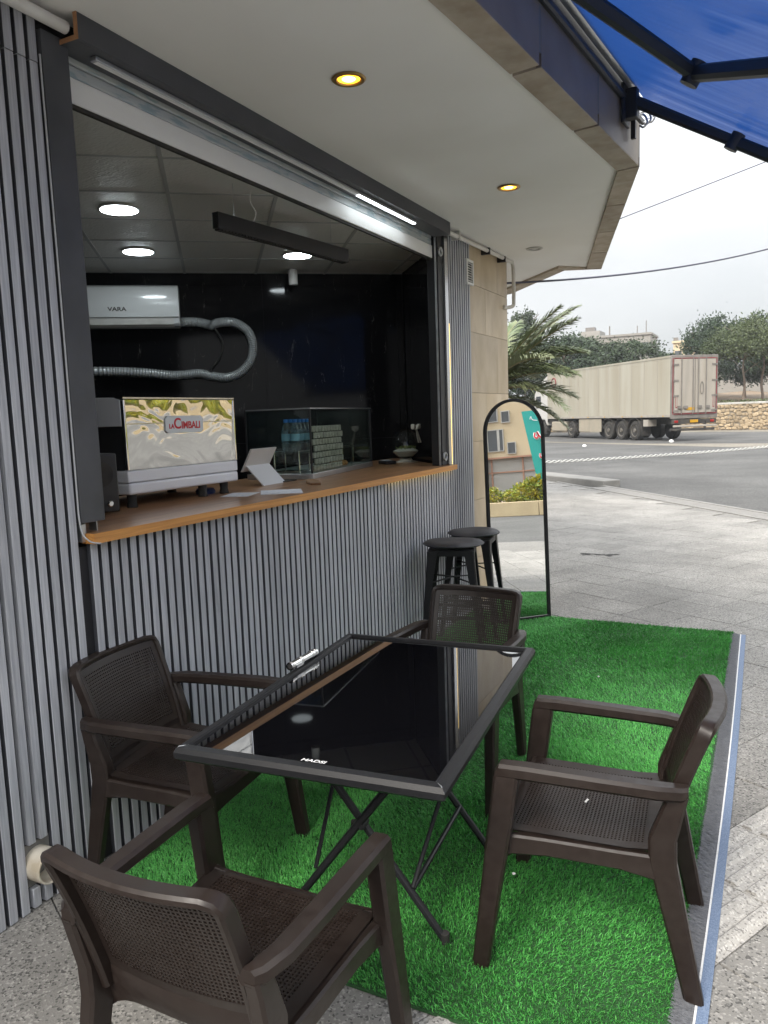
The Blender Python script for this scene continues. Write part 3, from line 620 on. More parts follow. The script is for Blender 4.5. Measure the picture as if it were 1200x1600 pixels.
mb = MB(); mb.box((.028, 2.15, 2.944), (.060, 4.93, 2.961)); mb.build('profile', 'alu', t, bevel=.003)
MB().box((.034, 4.12, 2.9405), (.054, 4.92, 2.9438)).build('diffuser', 'led_tube', t, smooth=0)
MB().box((.034, 2.16, 2.9415), (.054, 4.118, 2.9438)).build('diffuser', 'white_plastic', t, smooth=0)
# conduits
tag(MB().tube([V(.05, -2.5, 2.985), V(.05, 2.03, 3.005)], .021, 14).build('conduit_pipe', 'pvc_white'), 'white conduit pipe under the soffit at top left', 'pipe')
t = thing('conduit_pipe', 'cream conduit pipe running past the pillar and turning down', 'pipe', (.05, 6.4, 3.0))
MB().tube(smoothpath([(.05, 5.45, 3.0), (.05, 6.3, 3.02), (.05, 7.04, 3.036), (.052, 7.118, 3.022), (.055, 7.135, 2.95), (.055, 7.135, 2.70), (.050, 7.125, 2.645), (.02, 7.06, 2.625), (-.0, 7.0, 2.625)], 6), .017, 10).build('pipe', 'pvc_white', t)
for y in (5.72, 6.42, 6.85): MB().box((-.005, y-.012, 2.99+.012*(y-5.4)-.01), (.07, y+.012, 3.045)).build('pipe_clip', 'lamp_black' if y > 6 else 'pvc_white', t)
# louvred vent
t = thing('louvre_vent', 'small white louvred vent high on the slats beside the pillar', 'vent', (.01, 6.09, 2.8))
mb = MB(); z0, z1, y0, y1 = 2.70, 2.90, 6.01, 6.165
mb.box((.0, y0, z0), (.014, y0+.02, z1)); mb.box((.0, y1-.02, z0), (.014, y1, z1)); mb.box((.0, y0+.02, z0), (.014, y1-.02, z0+.02)); mb.box((.0, y0+.02, z1-.02), (.014, y1-.02, z1)); mb.build('frame', 'white_plastic', t)
MB().box((-.001, y0+.02, z0+.02), (.0005, y1-.02, z1-.02)).build('backing', 'dark_slot', t, smooth=0)
for k in range(8):
    z = z0+.030+.0195*k; MB().add([(.002, y0+.02, z+.008), (.002, y1-.02, z+.008), (.012, y1-.02, z-.003), (.012, y0+.02, z-.003), (.002, y0+.02, z+.011), (.002, y1-.02, z+.011), (.012, y1-.02, z), (.012, y0+.02, z)], [(0,1,2,3),(7,6,5,4),(3,2,6,7),(0,4,5,1)]).build('louvre', 'white_plastic', t, smooth=0)
# drain stub low on the wall
t = thing('drain_stub', 'open beige pipe stub poking from the slats near the ground', 'pipe', (0, 1.67, .15))
mb = MB(); n = 28
rings = [[V(x, 1.672+r*math.cos(2*math.pi*k/n), .152+r*math.sin(2*math.pi*k/n)) for k in range(n)] for x, r in ((-.03, .058), (.055, .058), (.058, .056), (.058, .052), (.055, .050), (-.03, .050))]
mb.loft(rings, False); mb.build('pipe', 'pvc_old', t); MB().cyl((-.0285, 1.672, .152), .05, .002, 20, (1, 0, 0)).build('pipe_plug', 'frame_grey', t)
MB().prism([(-.0215, 1.610), (-.0205, 1.610), (-.0205, 1.735), (-.0215, 1.735)], .078, .23).build('wall_patch', 'concrete', t, smooth=0)
# white cable hanging down the left jamb
tag(MB().tube(smoothpath([(.008, 1.950, 2.9), (.010, 1.951, 2.2), (.010, 1.950, 1.5), (.012, 1.951, 1.30), (.03, 1.965, 1.245), (.045, 2.0, 1.228), (.03, 2.03, 1.226)], 8), .003, 8).build('hanging_cable', 'trim_grey'), 'thin white cable hanging down the left window jamb', 'cable')

# ------------------------------------------------------------------ counter and what stands on it
CZ = 1.265
t = thing('serving_counter', 'long wooden serving counter with an orange-brown front edge', 'counter', (0, 3.8, 1.22))
def wall_y(x): return 5.515+(-x)*(W2.y/-W2.x)              # the right wall line
poly = [(.040, 1.985), (.040, 5.625), (-.02, 5.60), (-.06, wall_y(-.06)-.06), (-.95, wall_y(-.95)-.06), (-1.0, 2.9), (-.45, 1.75), (-.13, 1.75), (-.13, 1.985)]
MB().prism(poly, 1.228, CZ).build('worktop', 'wood_top', t, bevel=.0015)
MB().box((.0403, 1.984, 1.2275), (.0425, 5.626, CZ+.0004)).build('front_edging', 'wood_edge', t)
MB().box((-.02, 1.9822, 1.2275), (.0400, 1.9842, CZ+.0004)).build('end_edging', 'wood_edge', t)
MB().box((.012, 4.45, 1.2235), (.022, 5.62, 1.2278)).build('light_strip', 'led_warm', t, smooth=0)

# coffee machine seen from behind
yaw = rad(-2.2); t = thing('coffee_machine', 'white and polished steel espresso machine with a red-lettered badge', 'coffee machine', (-.452, 2.66, CZ), yaw)
def cm(mb, *a, **k): k['world'] = False; return mb.build(*a, **k)
# local: y along the front 0..0.79, x depth 0 (front) .. -0.5
cm(MB().add([(-.030, .012, .178), (-.014, .012, .178), (.000, .012, .508), (-.030, .012, .508), (-.030, .775, .178), (-.014, .775, .178), (.000, .775, .508), (-.030, .775, .508)], [(0,1,2,3),(7,6,5,4),(1,5,6,2),(0,4,5,1),(3,2,6,7),(4,0,3,7)]), 'mirror_panel', 'wavy_steel', t, smooth=0)
cm(MB().box((-.0080, .0135, .392), (-.0025, .774, .398)), 'trim_line', 'steel', t)
for y in (.0, .7755): cm(MB().box((-.02, y, .178), (.003, y+.012, .508)), 'corner_trim', 'chrome', t, bevel=.003)
cm(MB().box((-.50, .0, .062), (.006, .787, .118)), 'lower_body', 'coffee_white', t, bevel=.012, segs=3)
cm(MB().box((-.50, -.004, .120), (.004, .787, .176)), 'base_band', 'coffee_white', t, bevel=.006, segs=3)
cm(MB().box((-.50, .0, .512), (.002, .787, .520)), 'top_tray', 'steel', t)
mb = MB(); rings = []
for y in (-.002, .010): rings.append([(x, y, z) for x, z in ((-.018, .385), (-.26, .385), (-.34, .43), (-.34, .50), (-.20, .524), (-.06, .520), (-.018, .506))])
mb.loft(rings); cm(mb, 'side_panel', 'coffee_white', t, bevel=.004)
mb = MB(); rings = []
for y in (.777, .789): rings.append([(x, y, z) for x, z in ((-.018, .385), (-.26, .385), (-.34, .43), (-.34, .50), (-.20, .524), (-.06, .520), (-.018, .506))])
mb.loft(rings); cm(mb, 'side_panel', 'coffee_white', t, bevel=.004)
cm(MB().box((-.30, .012, .178), (-.031, .775, .508)), 'inner_body', 'lamp_black', t)
for y in (.04, .53, .70): cm(MB().lathe([(.024, 0), (.026, .004), (.021, .03), (.024, .062), (.024, .062)], 18, (-.03, y, 0)), 'foot', 'rubber', t)
for y in (.06, .70): cm(MB().lathe([(.024, 0), (.026, .004), (.021, .03), (.024, .062), (.024, .062)], 18, (-.42, y, 0)), 'foot', 'rubber', t)
bd = MB(); q = [(-.135, -.03), (-.118, -.043), (.118, -.043), (.135, -.03), (.135, .03), (.118, .043), (-.118, .043), (-.135, .03)]
bd.loft([[(-.008, .395+a, .386+b) for a, b in q], [(.0025, .395+a, .386+b) for a, b in q]]); bd = cm(bd, 'badge', 'logo_plate', t, bevel=.002)
RF = Matrix.Rotation(yaw, 3, 'Z') @ frame3((0, 1, 0), (0, 0, 1)); off = Matrix.Translation((-.452, 2.66, CZ)) @ Matrix.Rotation(yaw, 4, 'Z')
text('LA', .030, 'logo_red', bd, off @ V(.0030, .300, .376), RF, bold=.0012)
text('C', .074, 'logo_red', bd, off @ V(.0030, .342, .388), RF, bold=.0015)
text('IMBALI', .050, 'logo_red', bd, off @ V(.0030, .438, .380), RF, bold=.0012, sx=.92)
# black box with a knob standing between jamb and machine
t = thing('grinder_box', 'black box with a round speaker grille and silver knob beside the jamb', 'appliance', (-.45, 2.45, CZ), rad(-15))
o = MB().box((-.09, -.09, .01), (.09, .07, .27)).build('housing', 'lamp_black', t, bevel=.008, world=False)
MB().lathe([(.055, 0), (.055, .004), (0, .006)], 28).build('grille', 'rubber', o, world=False)
t.children[0].children[0].matrix_basis = Matrix.Translation((.09, -.01, .18)) @ Matrix.Rotation(rad(90), 4, 'Y')
MB().lathe([(.014, 0), (.014, .012), (.010, .016), (0, .016)], 18).build('knob', 'chrome', o, world=False); t.children[0].children[1].matrix_basis = Matrix.Translation((.09, .02, .05)) @ Matrix.Rotation(rad(90), 4, 'Y')
# tablet on stand
t = thing('tablet_stand', 'tilted grey tablet on a pale folding stand beside the coffee machine', 'tablet', (-.60, 3.90, CZ), rad(4))
MB().add([(.10, -.12, .0), (.10, .14, .0), (-.02, .14, .125), (-.02, -.12, .125), (.092, -.12, .0), (.092, .14, .0), (-.028, .14, .120), (-.028, -.12, .120)], [(0,1,2,3),(7,6,5,4),(0,4,5,1),(1,5,6,2),(2,6,7,3),(3,7,4,0)]).build('stand_base', 'tablet_white', t, world=False)
MB().add([(-.035, -.14, .085), (-.035, .15, .085), (.035, .16, .22), (.035, -.13, .22), (-.047, -.14, .085), (-.047, .15, .085), (.023, .16, .222), (.023, -.13, .222)], [(0,1,2,3),(7,6,5,4),(0,4,5,1),(1,5,6,2),(2,6,7,3),(3,7,4,0)]).build('tablet_screen', 'tablet_grey', t, world=False)
# glass display case
A, B = V(-.43, 4.25, CZ), V(-.62, 5.46, CZ); dd = (B-A).normalized(); dp = V(-dd.y, dd.x, 0); Lc = (B-A).length; Hc = .455; Dc = .48
cp = lambda a, d, z: A+dd*a+dp*d+V(0, 0, z)
t = thing('display_case', 'glass counter display case with a pale base rail', 'display case', A)
MB().obox(cp(Lc/2, Dc/2, .018), dd*Lc/2, dp*Dc/2, V(0,0,.018)).build('base', 'alu', t, bevel=.003)
GT = .003
MB().obox(cp(Lc*.31, .004, .245), dd*(Lc*.31-.004), dp*GT, V(0,0,.207)).build('front_pane', 'sheet_glass', t, smooth=0)
MB().obox(cp(Lc*.81, .016, .245), dd*(Lc*.19), dp*GT, V(0,0,.207)).build('front_pane', 'sheet_glass', t, smooth=0)
for a in (.003, Lc-.003): MB().obox(cp(a, Dc/2, .245), dd*GT, dp*(Dc/2-.01), V(0,0,.207)).build('side_pane', 'sheet_glass', t, smooth=0)
MB().obox(cp(Lc/2, Dc/2, .453), dd*Lc/2, dp*Dc/2, V(0,0,GT)).build('top_pane', 'sheet_glass', t, smooth=0)
MB().obox(cp(Lc/2, Dc/2, .17), dd*(Lc/2-.01), dp*(Dc/2-.03), V(0,0,GT)).build('shelf', 'sheet_glass', t, smooth=0)
for a in (.004, Lc-.004):
    for d in (.008, Dc-.008): MB().obox(cp(a, d, .245), dd*.005, dp*.005, V(0,0,.208)).build('corner_post', 'lamp_black', t, smooth=0)
mb = MB(); mb.obox(cp(Lc/2, .006, .4605), dd*Lc/2, dp*.005, V(0,0,.004)); mb.obox(cp(.004, Dc/2, .4605), dd*.004, dp*(Dc/2-.012), V(0,0,.004)); mb.build('top_rail', 'alu', t, smooth=0)
MB().obox(cp(Lc/2, Dc-.012, .25), dd*(Lc/2-.012), dp*.004, V(0,0,.20)).build('rear_panel', 'dark_glass', t, smooth=0)
for r_i in range(7):  # pale blocks added to imitate the outdoor reflection on the front pane
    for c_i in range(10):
        MB().obox(cp(.15+.054*c_i+.027*(r_i % 2), .050, .06+.044*r_i), dd*.025, dp*.006, V(0,0,.020)).build('reflection_block', 'reflection_pale', t, bevel=.004, segs=1)
# water bottles on top shelf
t0 = None
for i in range(4):
    for j in range(2):
        c = cp(.10+.066*i, .16+.066*j, .176)
        b = thing('water_bottle', 'blue-capped water bottle in the display case, %s row, %s from the case corner' % (('front', 'rear')[j], ('first', 'second', 'third', 'fourth')[i]), 'bottle', c, 0, 'water bottles in the display case')
        MB().lathe([(.028, 0), (.031, .006), (.031, .05), (.028, .06), (.031, .07), (.031, .13), (.024, .165), (.012, .19), (.012, .20), (0, .20)], 18).build('bottle_body', 'water_bottle', b, world=False)
        MB().lathe([(.0315, .075), (.0315, .12)], 18).build('bottle_label', 'bottle_label', b, world=False)
        MB().lathe([(.0145, .196), (.0145, .216), (.013, .218), (0, .218)], 16).build('cap', 'cap_blue', b, world=False)
# things inside the case
def tray(a, w, label):
    t = thing('wire_stand', label, 'stand', cp(a, .2, .037))
    mb = MB(); mb.tube([cp(a-w, .12, .037), cp(a-w, .12, .18), cp(a+w, .12, .18), cp(a+w, .12, .037)], .006, 8); mb.build('front_hoop', 'chrome', t)
    mb = MB(); mb.tube([cp(a-w, .30, .037), cp(a-w, .30, .18), cp(a+w, .30, .18), cp(a+w, .30, .037)], .006, 8); mb.build('rear_hoop', 'chrome', t)
    MB().obox(cp(a, .21, .045), dd*w*.95, dp*.09, V(0,0,.004)).build('tray', 'steel', t)
tray(.14, .085, 'chrome hoop stand in the near end of the display case'); tray(.98, .12, 'chrome hoop stand in the far end of the display case')
for k, (a, m_, lab) in enumerate(((.93, 'cup_green', 'small green cup on the far stand in the display case'), (.86, 'cup_red', 'small red cup in the display case beside the green one'))):
    tag(MB().lathe([(.022, 0), (.028, .05), (.026, .05), (.02, .004), (0, .004)], 18, cp(a, .21, .049)).build('cup', m_), lab, 'cup')
for k in range(3):
    c = cp(.66+.075*k, .10, .037); mb = MB(); mb.lathe([(.0, .0), (.035, .003), (.042, .018), (.03, .036), (0, .042)], 14, c)
    tag(mb.build('pastry', 'pastry'), 'small brown pastry on the display case floor, %s of three' % ('nearest', 'middle', 'farthest')[k], 'pastry', 'pastries in the display case')
# board, papers, phone, glass terrarium, blue cloth
t = thing('serving_board', 'thin brown wooden serving board lying on the counter front', 'board', (-.27, 3.99, CZ), rad(38))
q = [(-.03, -.15), (.03, -.16), (.04, .05), (.025, .14), (.012, .17), (-.012, .17), (-.03, .13), (-.042, .02)]
MB().loft([[(x, y, 0) for x, y in q], [(x, y, .014) for x, y in q]]).build('board', 'board_wood', t, bevel=.004, world=False); MB().cyl((0, .155, .0142), .006, .0006, 12).build('hang_hole', 'dark_slot', t, world=False)
q = V(-.15, 3.47, CZ)
tag(MB().obox(q+V(0, 0, .0012), V(-.05, .07, 0)*1.45, V(.07, .05, 0)*1.3, V(0, 0, .0008)).build('paper_sheet', 'paper', smooth=0), 'white printed sheet lying flat on the counter by the board', 'paper')
tag(MB().obox(V(-.30, 3.30, CZ+.0012), V(-.03, .09, 0)*1.1, V(.06, .02, 0)*1.2, V(0, 0, .0008)).build('paper_sheet', 'paper', smooth=0), 'white printed sheet beside the coffee machine foot', 'paper')
t = thing('card_reader', 'black card reader with a pale screen near the glass terrarium', 'card reader', (-.60, 5.68, CZ), rad(50))
MB().box((-.045, -.085, 0), (.045, .085, .03)).build('body', 'lamp_black', t, bevel=.006, world=False); MB().box((-.035, -.02, .0305), (.035, .075, .032)).build('screen', 'tablet_white', t, world=False)
tag(MB().box((-.62, 4.02, CZ), (-.50, 4.16, CZ+.006)).build('drip_mat', 'rubber'), 'flat black mat lying at the foot of the display case', 'mat')
mb = MB(); mb.lathe([(.0, 0), (.05, .0), (.055, .015), (.045, .03), (0, .032)], 18, (-.56, 3.33, CZ)); tag(mb.build('folded_cloth', 'item_blue'), 'dark blue cloth bundled behind the machine feet', 'cloth')
c = V(-.53, 5.90, CZ); t = thing('glass_terrarium', 'round glass terrarium of moss tied with a cream bow', 'terrarium', c)
MB().lathe([(.10, 0), (.105, .006), (.06, .012), (.05, .03), (0, .032)], 32).build('stand', 'ribbon', t, world=False)
MB().lathe([(.03, .032), (.07, .05), (.112, .09), (.125, .14), (.118, .19), (.095, .235), (.06, .268), (.035, .28)], 32).build('bowl', 'sheet_glass', t, world=False)
mb = MB(); mb.lathe([(.06, .052), (.104, .088), (.108, .098), (.06, .118), (.03, .112), (0, .118)], 24); mb.build('gravel_bed', 'pebble', t, world=False)
mb = MB(); r_ = random.Random(4)
for k in range(160):
    a, rr = r_.uniform(0, 6.28), r_.uniform(0, .09); p = V(rr*math.cos(a), rr*math.sin(a), .105+r_.uniform(0, .03)); d = V(r_.gauss(0, 1), r_.gauss(0, 1), r_.gauss(.6, .6)).normalized()*.014; s_ = d.cross(V(.3, .5, .1)).normalized()*.008
    mb.add([p-s_, p+s_, p+d], [(0, 1, 2)])
mb.build('moss', 'moss', t, smooth=0, world=False)
for sx_ in (-1, 1):
    MB().loft([chring(V(.10, sx_*.008, .275), V(0,0,1), V(1,0,0), .012, .01, .003), chring(V(.10, sx_*.03, .295), V(0,0,1), V(1,0,0), .035, .03, .005), chring(V(.10, sx_*.062, .302), V(0,0,1), V(1,0,0), .038, .034, .005), chring(V(.10, sx_*.07, .288), V(0,0,1), V(1,0,0), .02, .02, .005)]).build('bow_loop', 'ribbon', t, world=False)
    MB().loft([chring(V(.105, sx_*.006, .275), V(0,1,0), V(1,0,0), .016, .004, .001), chring(V(.118, sx_*.016, .22), V(0,1,0), V(1,0,0), .022, .004, .001), chring(V(.132, sx_*.022, .165), V(0,1,0), V(1,0,0), .022, .004, .001)]).build('bow_tail', 'ribbon', t, world=False)

# ------------------------------------------------------------------ things on the cafe walls and ceiling
t = thing('air_conditioner', 'white wall-mounted air conditioner on the black marble wall', 'air conditioner', room(.95, BW, 2.48))
prof = [(0, 2.476), (-.16, 2.480), (-.185, 2.50), (-.20, 2.545), (-.212, 2.60), (-.212, 2.76), (-.200, 2.795), (-.17, 2.812), (0, 2.812)]
def room_loft(prof, u0, u1):
    return MB().loft([[room(u, BW+w, z) for w, z in prof] for u in (u0, u1)])
room_loft(prof, .50, 1.488).build('body', 'ac_white', t, bevel=.008, segs=3)
room_loft([(-.150, 2.474), (-.190, 2.492), (-.204, 2.538), (-.207, 2.538), (-.193, 2.490), (-.151, 2.471)], .54, 1.44).build('flap', 'pvc_white', t)
room_loft([(-.2135, 2.546), (-.2135, 2.5485), (-.203, 2.5485), (-.203, 2.546)], .505, 1.484).build('panel_gap', 'frame_grey', t, smooth=0)
text('VARA', .046, 'chassis', t, room(.99, BW-.2135, 2.612), frame3(W1, (0, 0, 1)), bold=.001, sx=1.25)
# ribbed hose
pts = [(1.47, 2.520), (1.60, 2.522), (1.70, 2.505), (1.745, 2.492), (1.80, 2.512), (1.90, 2.519), (1.99, 2.49), (2.065, 2.42), (2.09, 2.30), (2.06, 2.18), (1.97, 2.085), (1.85, 2.045), (1.72, 2.06), (1.62, 2.083), (1.50, 2.075), (1.38, 2.072), (1.20, 2.095), (1.0, 2.11), (.8, 2.118), (.4, 2.12)]
path = smoothpath([room(u, BW-.075, z) for u, z in pts], 24); n_ = len(path)
t = thing('insulated_hose', 'ribbed silver hose looping from the air conditioner along the wall', 'hose', path[0])
MB().tube(path, [.038+.0045*math.sin(k*2.1) for k in range(n_)], 14).build('hose', 'hose_silver', t)
i0 = 24*3; MB().tube(smoothpath([path[24*3], room(1.79, BW-.10, 2.43), room(1.83, BW-.10, 2.33), room(1.79, BW-.10, 2.2), room(1.72, BW-.10, 2.12), path[24*12]], 8), .010, 8).build('tie_cable', 'rubber', t)
# ceiling LED panels
for k, (x, y) in enumerate(((-1.274, 3.562), (-1.999, 4.46), (-1.119, 5.268))):
    lab = ['large round lit LED panel on the cafe ceiling, nearest the window', 'round lit LED panel on the ceiling above the air conditioner', 'round lit LED panel on the ceiling behind the black pendant lamp'][k]
    t = thing('ceiling_light', lab, 'ceiling light', (x, y, ZC), 0, 'LED panels on the cafe ceiling')
    MB().lathe([(0, .002), (.118, .002), (.122, -.004), (.112, -.010), (.108, -.010)], 40, (x, y, ZC)).build('housing', 'white_plastic', t); MB().lathe([(0, -.0125), (.106, -.0125), (.108, -.0102), (0, -.0102)], 40, (x, y, ZC)).build('diffuser', 'led_white', t)
p = room(2.456, BW-.22, 0); t = thing('ceiling_spotlight', 'small white cylinder spotlight hanging by the back wall', 'spotlight', (p.x, p.y, ZC))
MB().lathe([(.03, 0), (.034, -.004), (.034, -.010), (.0, -.012)], 20, (p.x, p.y, ZC)).build('base', 'white_plastic', t); MB().lathe([(0, -.011), (.038, -.011), (.038, -.13), (.034, -.132), (0, -.128)], 24, (p.x, p.y, ZC)).build('barrel', 'pvc_white', t)
A, B = V(-.43, 3.39, 2.70), V(-.315, 4.60, 2.70); d = (B-A).normalized(); s_ = V(d.y, -d.x, 0)
t = thing('pendant_lamp', 'long black linear pendant lamp hanging from thin wires', 'pendant lamp', A)
MB().obox((A+B)/2+V(0,0,.02), (B-A)/2, s_*.022, V(0,0,.042)).build('housing', 'lamp_black', t, bevel=.002)
mb = MB()
for k in range(46): mb.obox(A+d*(.02+k*.0258)+V(0,0,-.026), d*.009, s_*.017, V(0,0,.0045))
mb.build('cell_louvre', 'rubber', t, smooth=0)
for k in (.15, 1.05): MB().tube([A+d*k+V(0,0,.06), A+d*k+V(0,0,ZC-2.70)], .0015, 6).build('suspension_wire', 'alu', t)
MB().tube(smoothpath([A+d*.30+V(0,0,.06), A+d*.32+V(.01,0,.12), A+d*.29+V(0,0,.17), A+d*.30+V(0,0,ZC-2.70)], 6), .003, 6).build('supply_cable', 'pvc_white', t)

# ------------------------------------------------------------------ awning
AW = V(1.5, 4.42, 3.30)                                      # far shoulder on the fascia
SL = rad(32); AO = FP*math.cos(SL)+V(0, 0, -math.sin(SL))    # outward, down the slope
t = thing('blue_awning', 'blue fabric awning on folding dark metal arms at top right', 'awning', AW)
nu, nv, Lw, Dw = 220, 40, 3.0, 2.3; vs = []; fs = []; r_ = random.Random(9)
ph = [(r_.uniform(6, 40), r_.uniform(0, 6.28), r_.uniform(.3, 1)) for _ in range(9)]+[(r_.uniform(45, 150), r_.uniform(0, 6.28), r_.uniform(.05, .22)) for _ in range(14)]
ANn = FD.cross(AO); ANn = ANn if ANn.z > 0 else -ANn
for i in range(nu+1):
    s = i/nu*Lw
    for j in range(nv+1):
        q = j/nv; w = sum(a*math.sin(f*s+p+1.2*math.sin(q*2+p)) for f, p, a in ph)/len(ph)
        sag = -.03*4*q*(1-q)*(.35+.65*min(1, s/.9))+.034*w*math.sin(math.pi*min(1, q*1.05))
        vs.append(AW+FD*(.24-s)+AO*(q*Dw)+ANn*(.045+sag)+FP*.02)
for i in range(nu):
    for j in range(nv): a = i*(nv+1)+j; fs.append((a, a+1, a+nv+2, a+nv+1))
me = MB(); me.v = [tuple(p) for p in vs]; me.f = fs; me.build('cloth', 'awning_blue', t, smooth=180)
MB().tube([AW+FD*.05+V(0,0,-.02), AW-FD*Lw+V(0,0,-.02)], .020, 10).build('mounting_bar', 'arm_grey', t)
MB().tube([AW+FD*.03+FP*.03+V(0,0,.065), AW-FD*Lw+FP*.03+V(0,0,.065)], .034, 16).build('roller_tube', 'alu', t)
mb = MB(); mb.tube([AW+AO*Dw+FD*.03, AW-FD*Lw+AO*Dw], .035, 10); mb.build('front_bar', 'arm_grey', t)
def arm(a, m_, b, names=('upper_arm', 'fore_arm')):
    for nm, p, q in ((names[0], a, m_), (names[1], m_, b)):
        d = (q-p).normalized(); x = d.cross(ANn).normalized(); o = MB().loft([chring(p, x, ANn, .044, .058, .012), chring(q, x, ANn, .040, .050, .012)]).build(nm, 'arm_grey', t)
    k = MB(); k.cyl(m_-ANn*.04, .034, .08, 16, ANn); k.build('elbow', 'arm_grey', t)
E0 = AW+FP*.03-ANn*.03
arm(E0, E0+AO*.62, E0+AO*(Dw-.02))
arm(V(1.40, 2.52, 3.165), V(1.950, 3.20, 2.863), V(3.07, 1.46, 2.08))
for p in (AW, AW-FD*1.92):
    mb = MB(); c = p+FP*.035; mb.obox(c+V(0,0,-.06), FD*.028, FP*.035, V(0,0,.075)); mb.obox(c-FP*.03+V(0,0,-.06), FD*.06, FP*.008, V(0,0,.10)); mb.build('wall_bracket', 'lamp_black', t, bevel=.004)
for k, (a, b) in enumerate(((.16, -.10), (.24, -.02), (.33, .05))):   # hooks by the bracket
    c = AW+FD*a+FP*.02+V(0,0,-.02+b*.5); MB().tube(smoothpath([c, c+FP*.04+V(0,0,.0), c+FP*.06+V(0,0,-.04), c+FP*.04+V(0,0,-.065), c+FP*.02+V(0,0,-.05)], 5), .006, 6).build('hook', 'alu', t)
mb = MB(); c = AW+FD*.14+FP*.012+V(0,0,-.10); mb.obox(c, FD*.012, FP*.012, V(0,0,.09)); mb.obox(c+FD*.10+V(0,0,.05), FD*.10, FP*.01, V(0,0,.012)); mb.build('end_plate', 'lamp_black', t)

# ------------------------------------------------------------------ artificial grass mat
MX0, MX1, MY0, MY1 = .035, 2.035, 1.765, 5.975
t = thing('grass_mat', 'bright green artificial grass mat under the table and chairs', 'mat', (1.05, 3.9, 0))
MB().box((MX0, MY0, .001), (MX1, MY1, .008)).build('backing', 'mat_base', t, smooth=0)
def blades(n, x0, x1, y0, y1, hmin, hmax, wid):
    x = RNG.uniform(x0, x1, n); y = RNG.uniform(y0, y1, n); h = RNG.uniform(hmin, hmax, n); az = RNG.uniform(0, 2*np.pi, n); ln = RNG.uniform(.15, .85, n)*h
    pw = .5+.5*np.sin(x*5.1+1.3*np.sin(y*3.7))*np.sin(y*4.3+1.7*np.sin(x*2.9)); h = h*(.72+.42*pw); da = 2.2*np.sin(x*2.3+.8)*np.sin(y*1.9)+4.0
    bias = np.stack([np.cos(da), np.sin(da)], 1)*h[:, None]*(.25+.5*(1-pw))[:, None]
    dx, dy = np.cos(az)*ln+bias[:, 0], np.sin(az)*ln+bias[:, 1]; wa = RNG.uniform(0, 2*np.pi, n); wx, wy = np.cos(wa)*wid, np.sin(wa)*wid; z0 = .007
    v = np.empty((n, 5, 3), np.float32)
    v[:, 0] = np.stack([x-wx, y-wy, np.full(n, z0)], 1); v[:, 1] = np.stack([x+wx, y+wy, np.full(n, z0)], 1)
    v[:, 2] = np.stack([x+dx*.4+wx*.8, y+dy*.4+wy*.8, z0+h*.6], 1); v[:, 3] = np.stack([x+dx*.4-wx*.8, y+dy*.4-wy*.8, z0+h*.6], 1)
    v[:, 4] = np.stack([x+dx, y+dy, z0+h*RNG.uniform(.75, 1, n)], 1)
    return v
B1 = blades(150000, MX0+.005, MX1-.01, MY0+.004, 3.7, .013, .024, .0014); B2 = blades(85000, MX0+.005, MX1-.01, 3.7, MY1-.004, .013, .024, .0019)
BV = np.concatenate([B1, B2]); nb = len(BV)
me = bpy.data.meshes.new('pile'); me.vertices.add(nb*5); me.vertices.foreach_set('co', BV.reshape(-1))
base = (np.arange(nb)*5)[:, None]
quad = (base+np.array([[0, 1, 2, 3]])); tri = (base+np.array([[3, 2, 4]]))
loops = np.concatenate([quad.reshape(-1), tri.reshape(-1)]).astype(np.int32)
me.loops.add(len(loops)); me.loops.foreach_set('vertex_index', loops)
ls = np.concatenate([np.arange(nb)*4, nb*4+np.arange(nb)*3]).astype(np.int32)
me.polygons.add(nb*2); me.polygons.foreach_set('loop_start', ls)
me.materials.append(MATS['grass']); me.update(calc_edges=True); me.validate()
o = link('pile', me, t, smooth=0); o['kind'] = 'stuff'
# right-hand selvedge: grey fringe, white stitch line, blue band
def edge_x(y): return 2.035+.012*math.sin((y-1.7)*.9)
ys = np.linspace(MY0, 5.93, 40)
def strip(off0, off1, z0, z1, name, m_):
    mb = MB(); rings = [[V(edge_x(y)+off0, y, z0), V(edge_x(y)+off1, y, z0), V(edge_x(y)+off1, y, z1), V(edge_x(y)+off0, y, z1)] for y in ys]
    mb.loft(rings); return mb.build(name, m_, t, smooth=0)
strip(-.012, .050, .002, .0075, 'fringe_backing', 'fringe_grey')
fr = MB()
for k in range(11000):
    y = random.uniform(MY0, 5.93); x = edge_x(y)+random.uniform(-.016, .022); e = random.uniform(.02, .042); dy = random.uniform(-.012, .012); z = random.uniform(.007, .013)
    fr.add([(x, y-.0012, z+.006), (x, y+.0012, z+.006), (x+e, y+dy, .0082)], [(0, 1, 2)])
o = fr.build('fringe', 'fringe_grey', t, smooth=0); o['kind'] = 'stuff'
strip(.046, .052, .003, .0105, 'stitch_line', 'band_white'); strip(.0525, .082, .002, .0095, 'blue_band', 'band_blue')

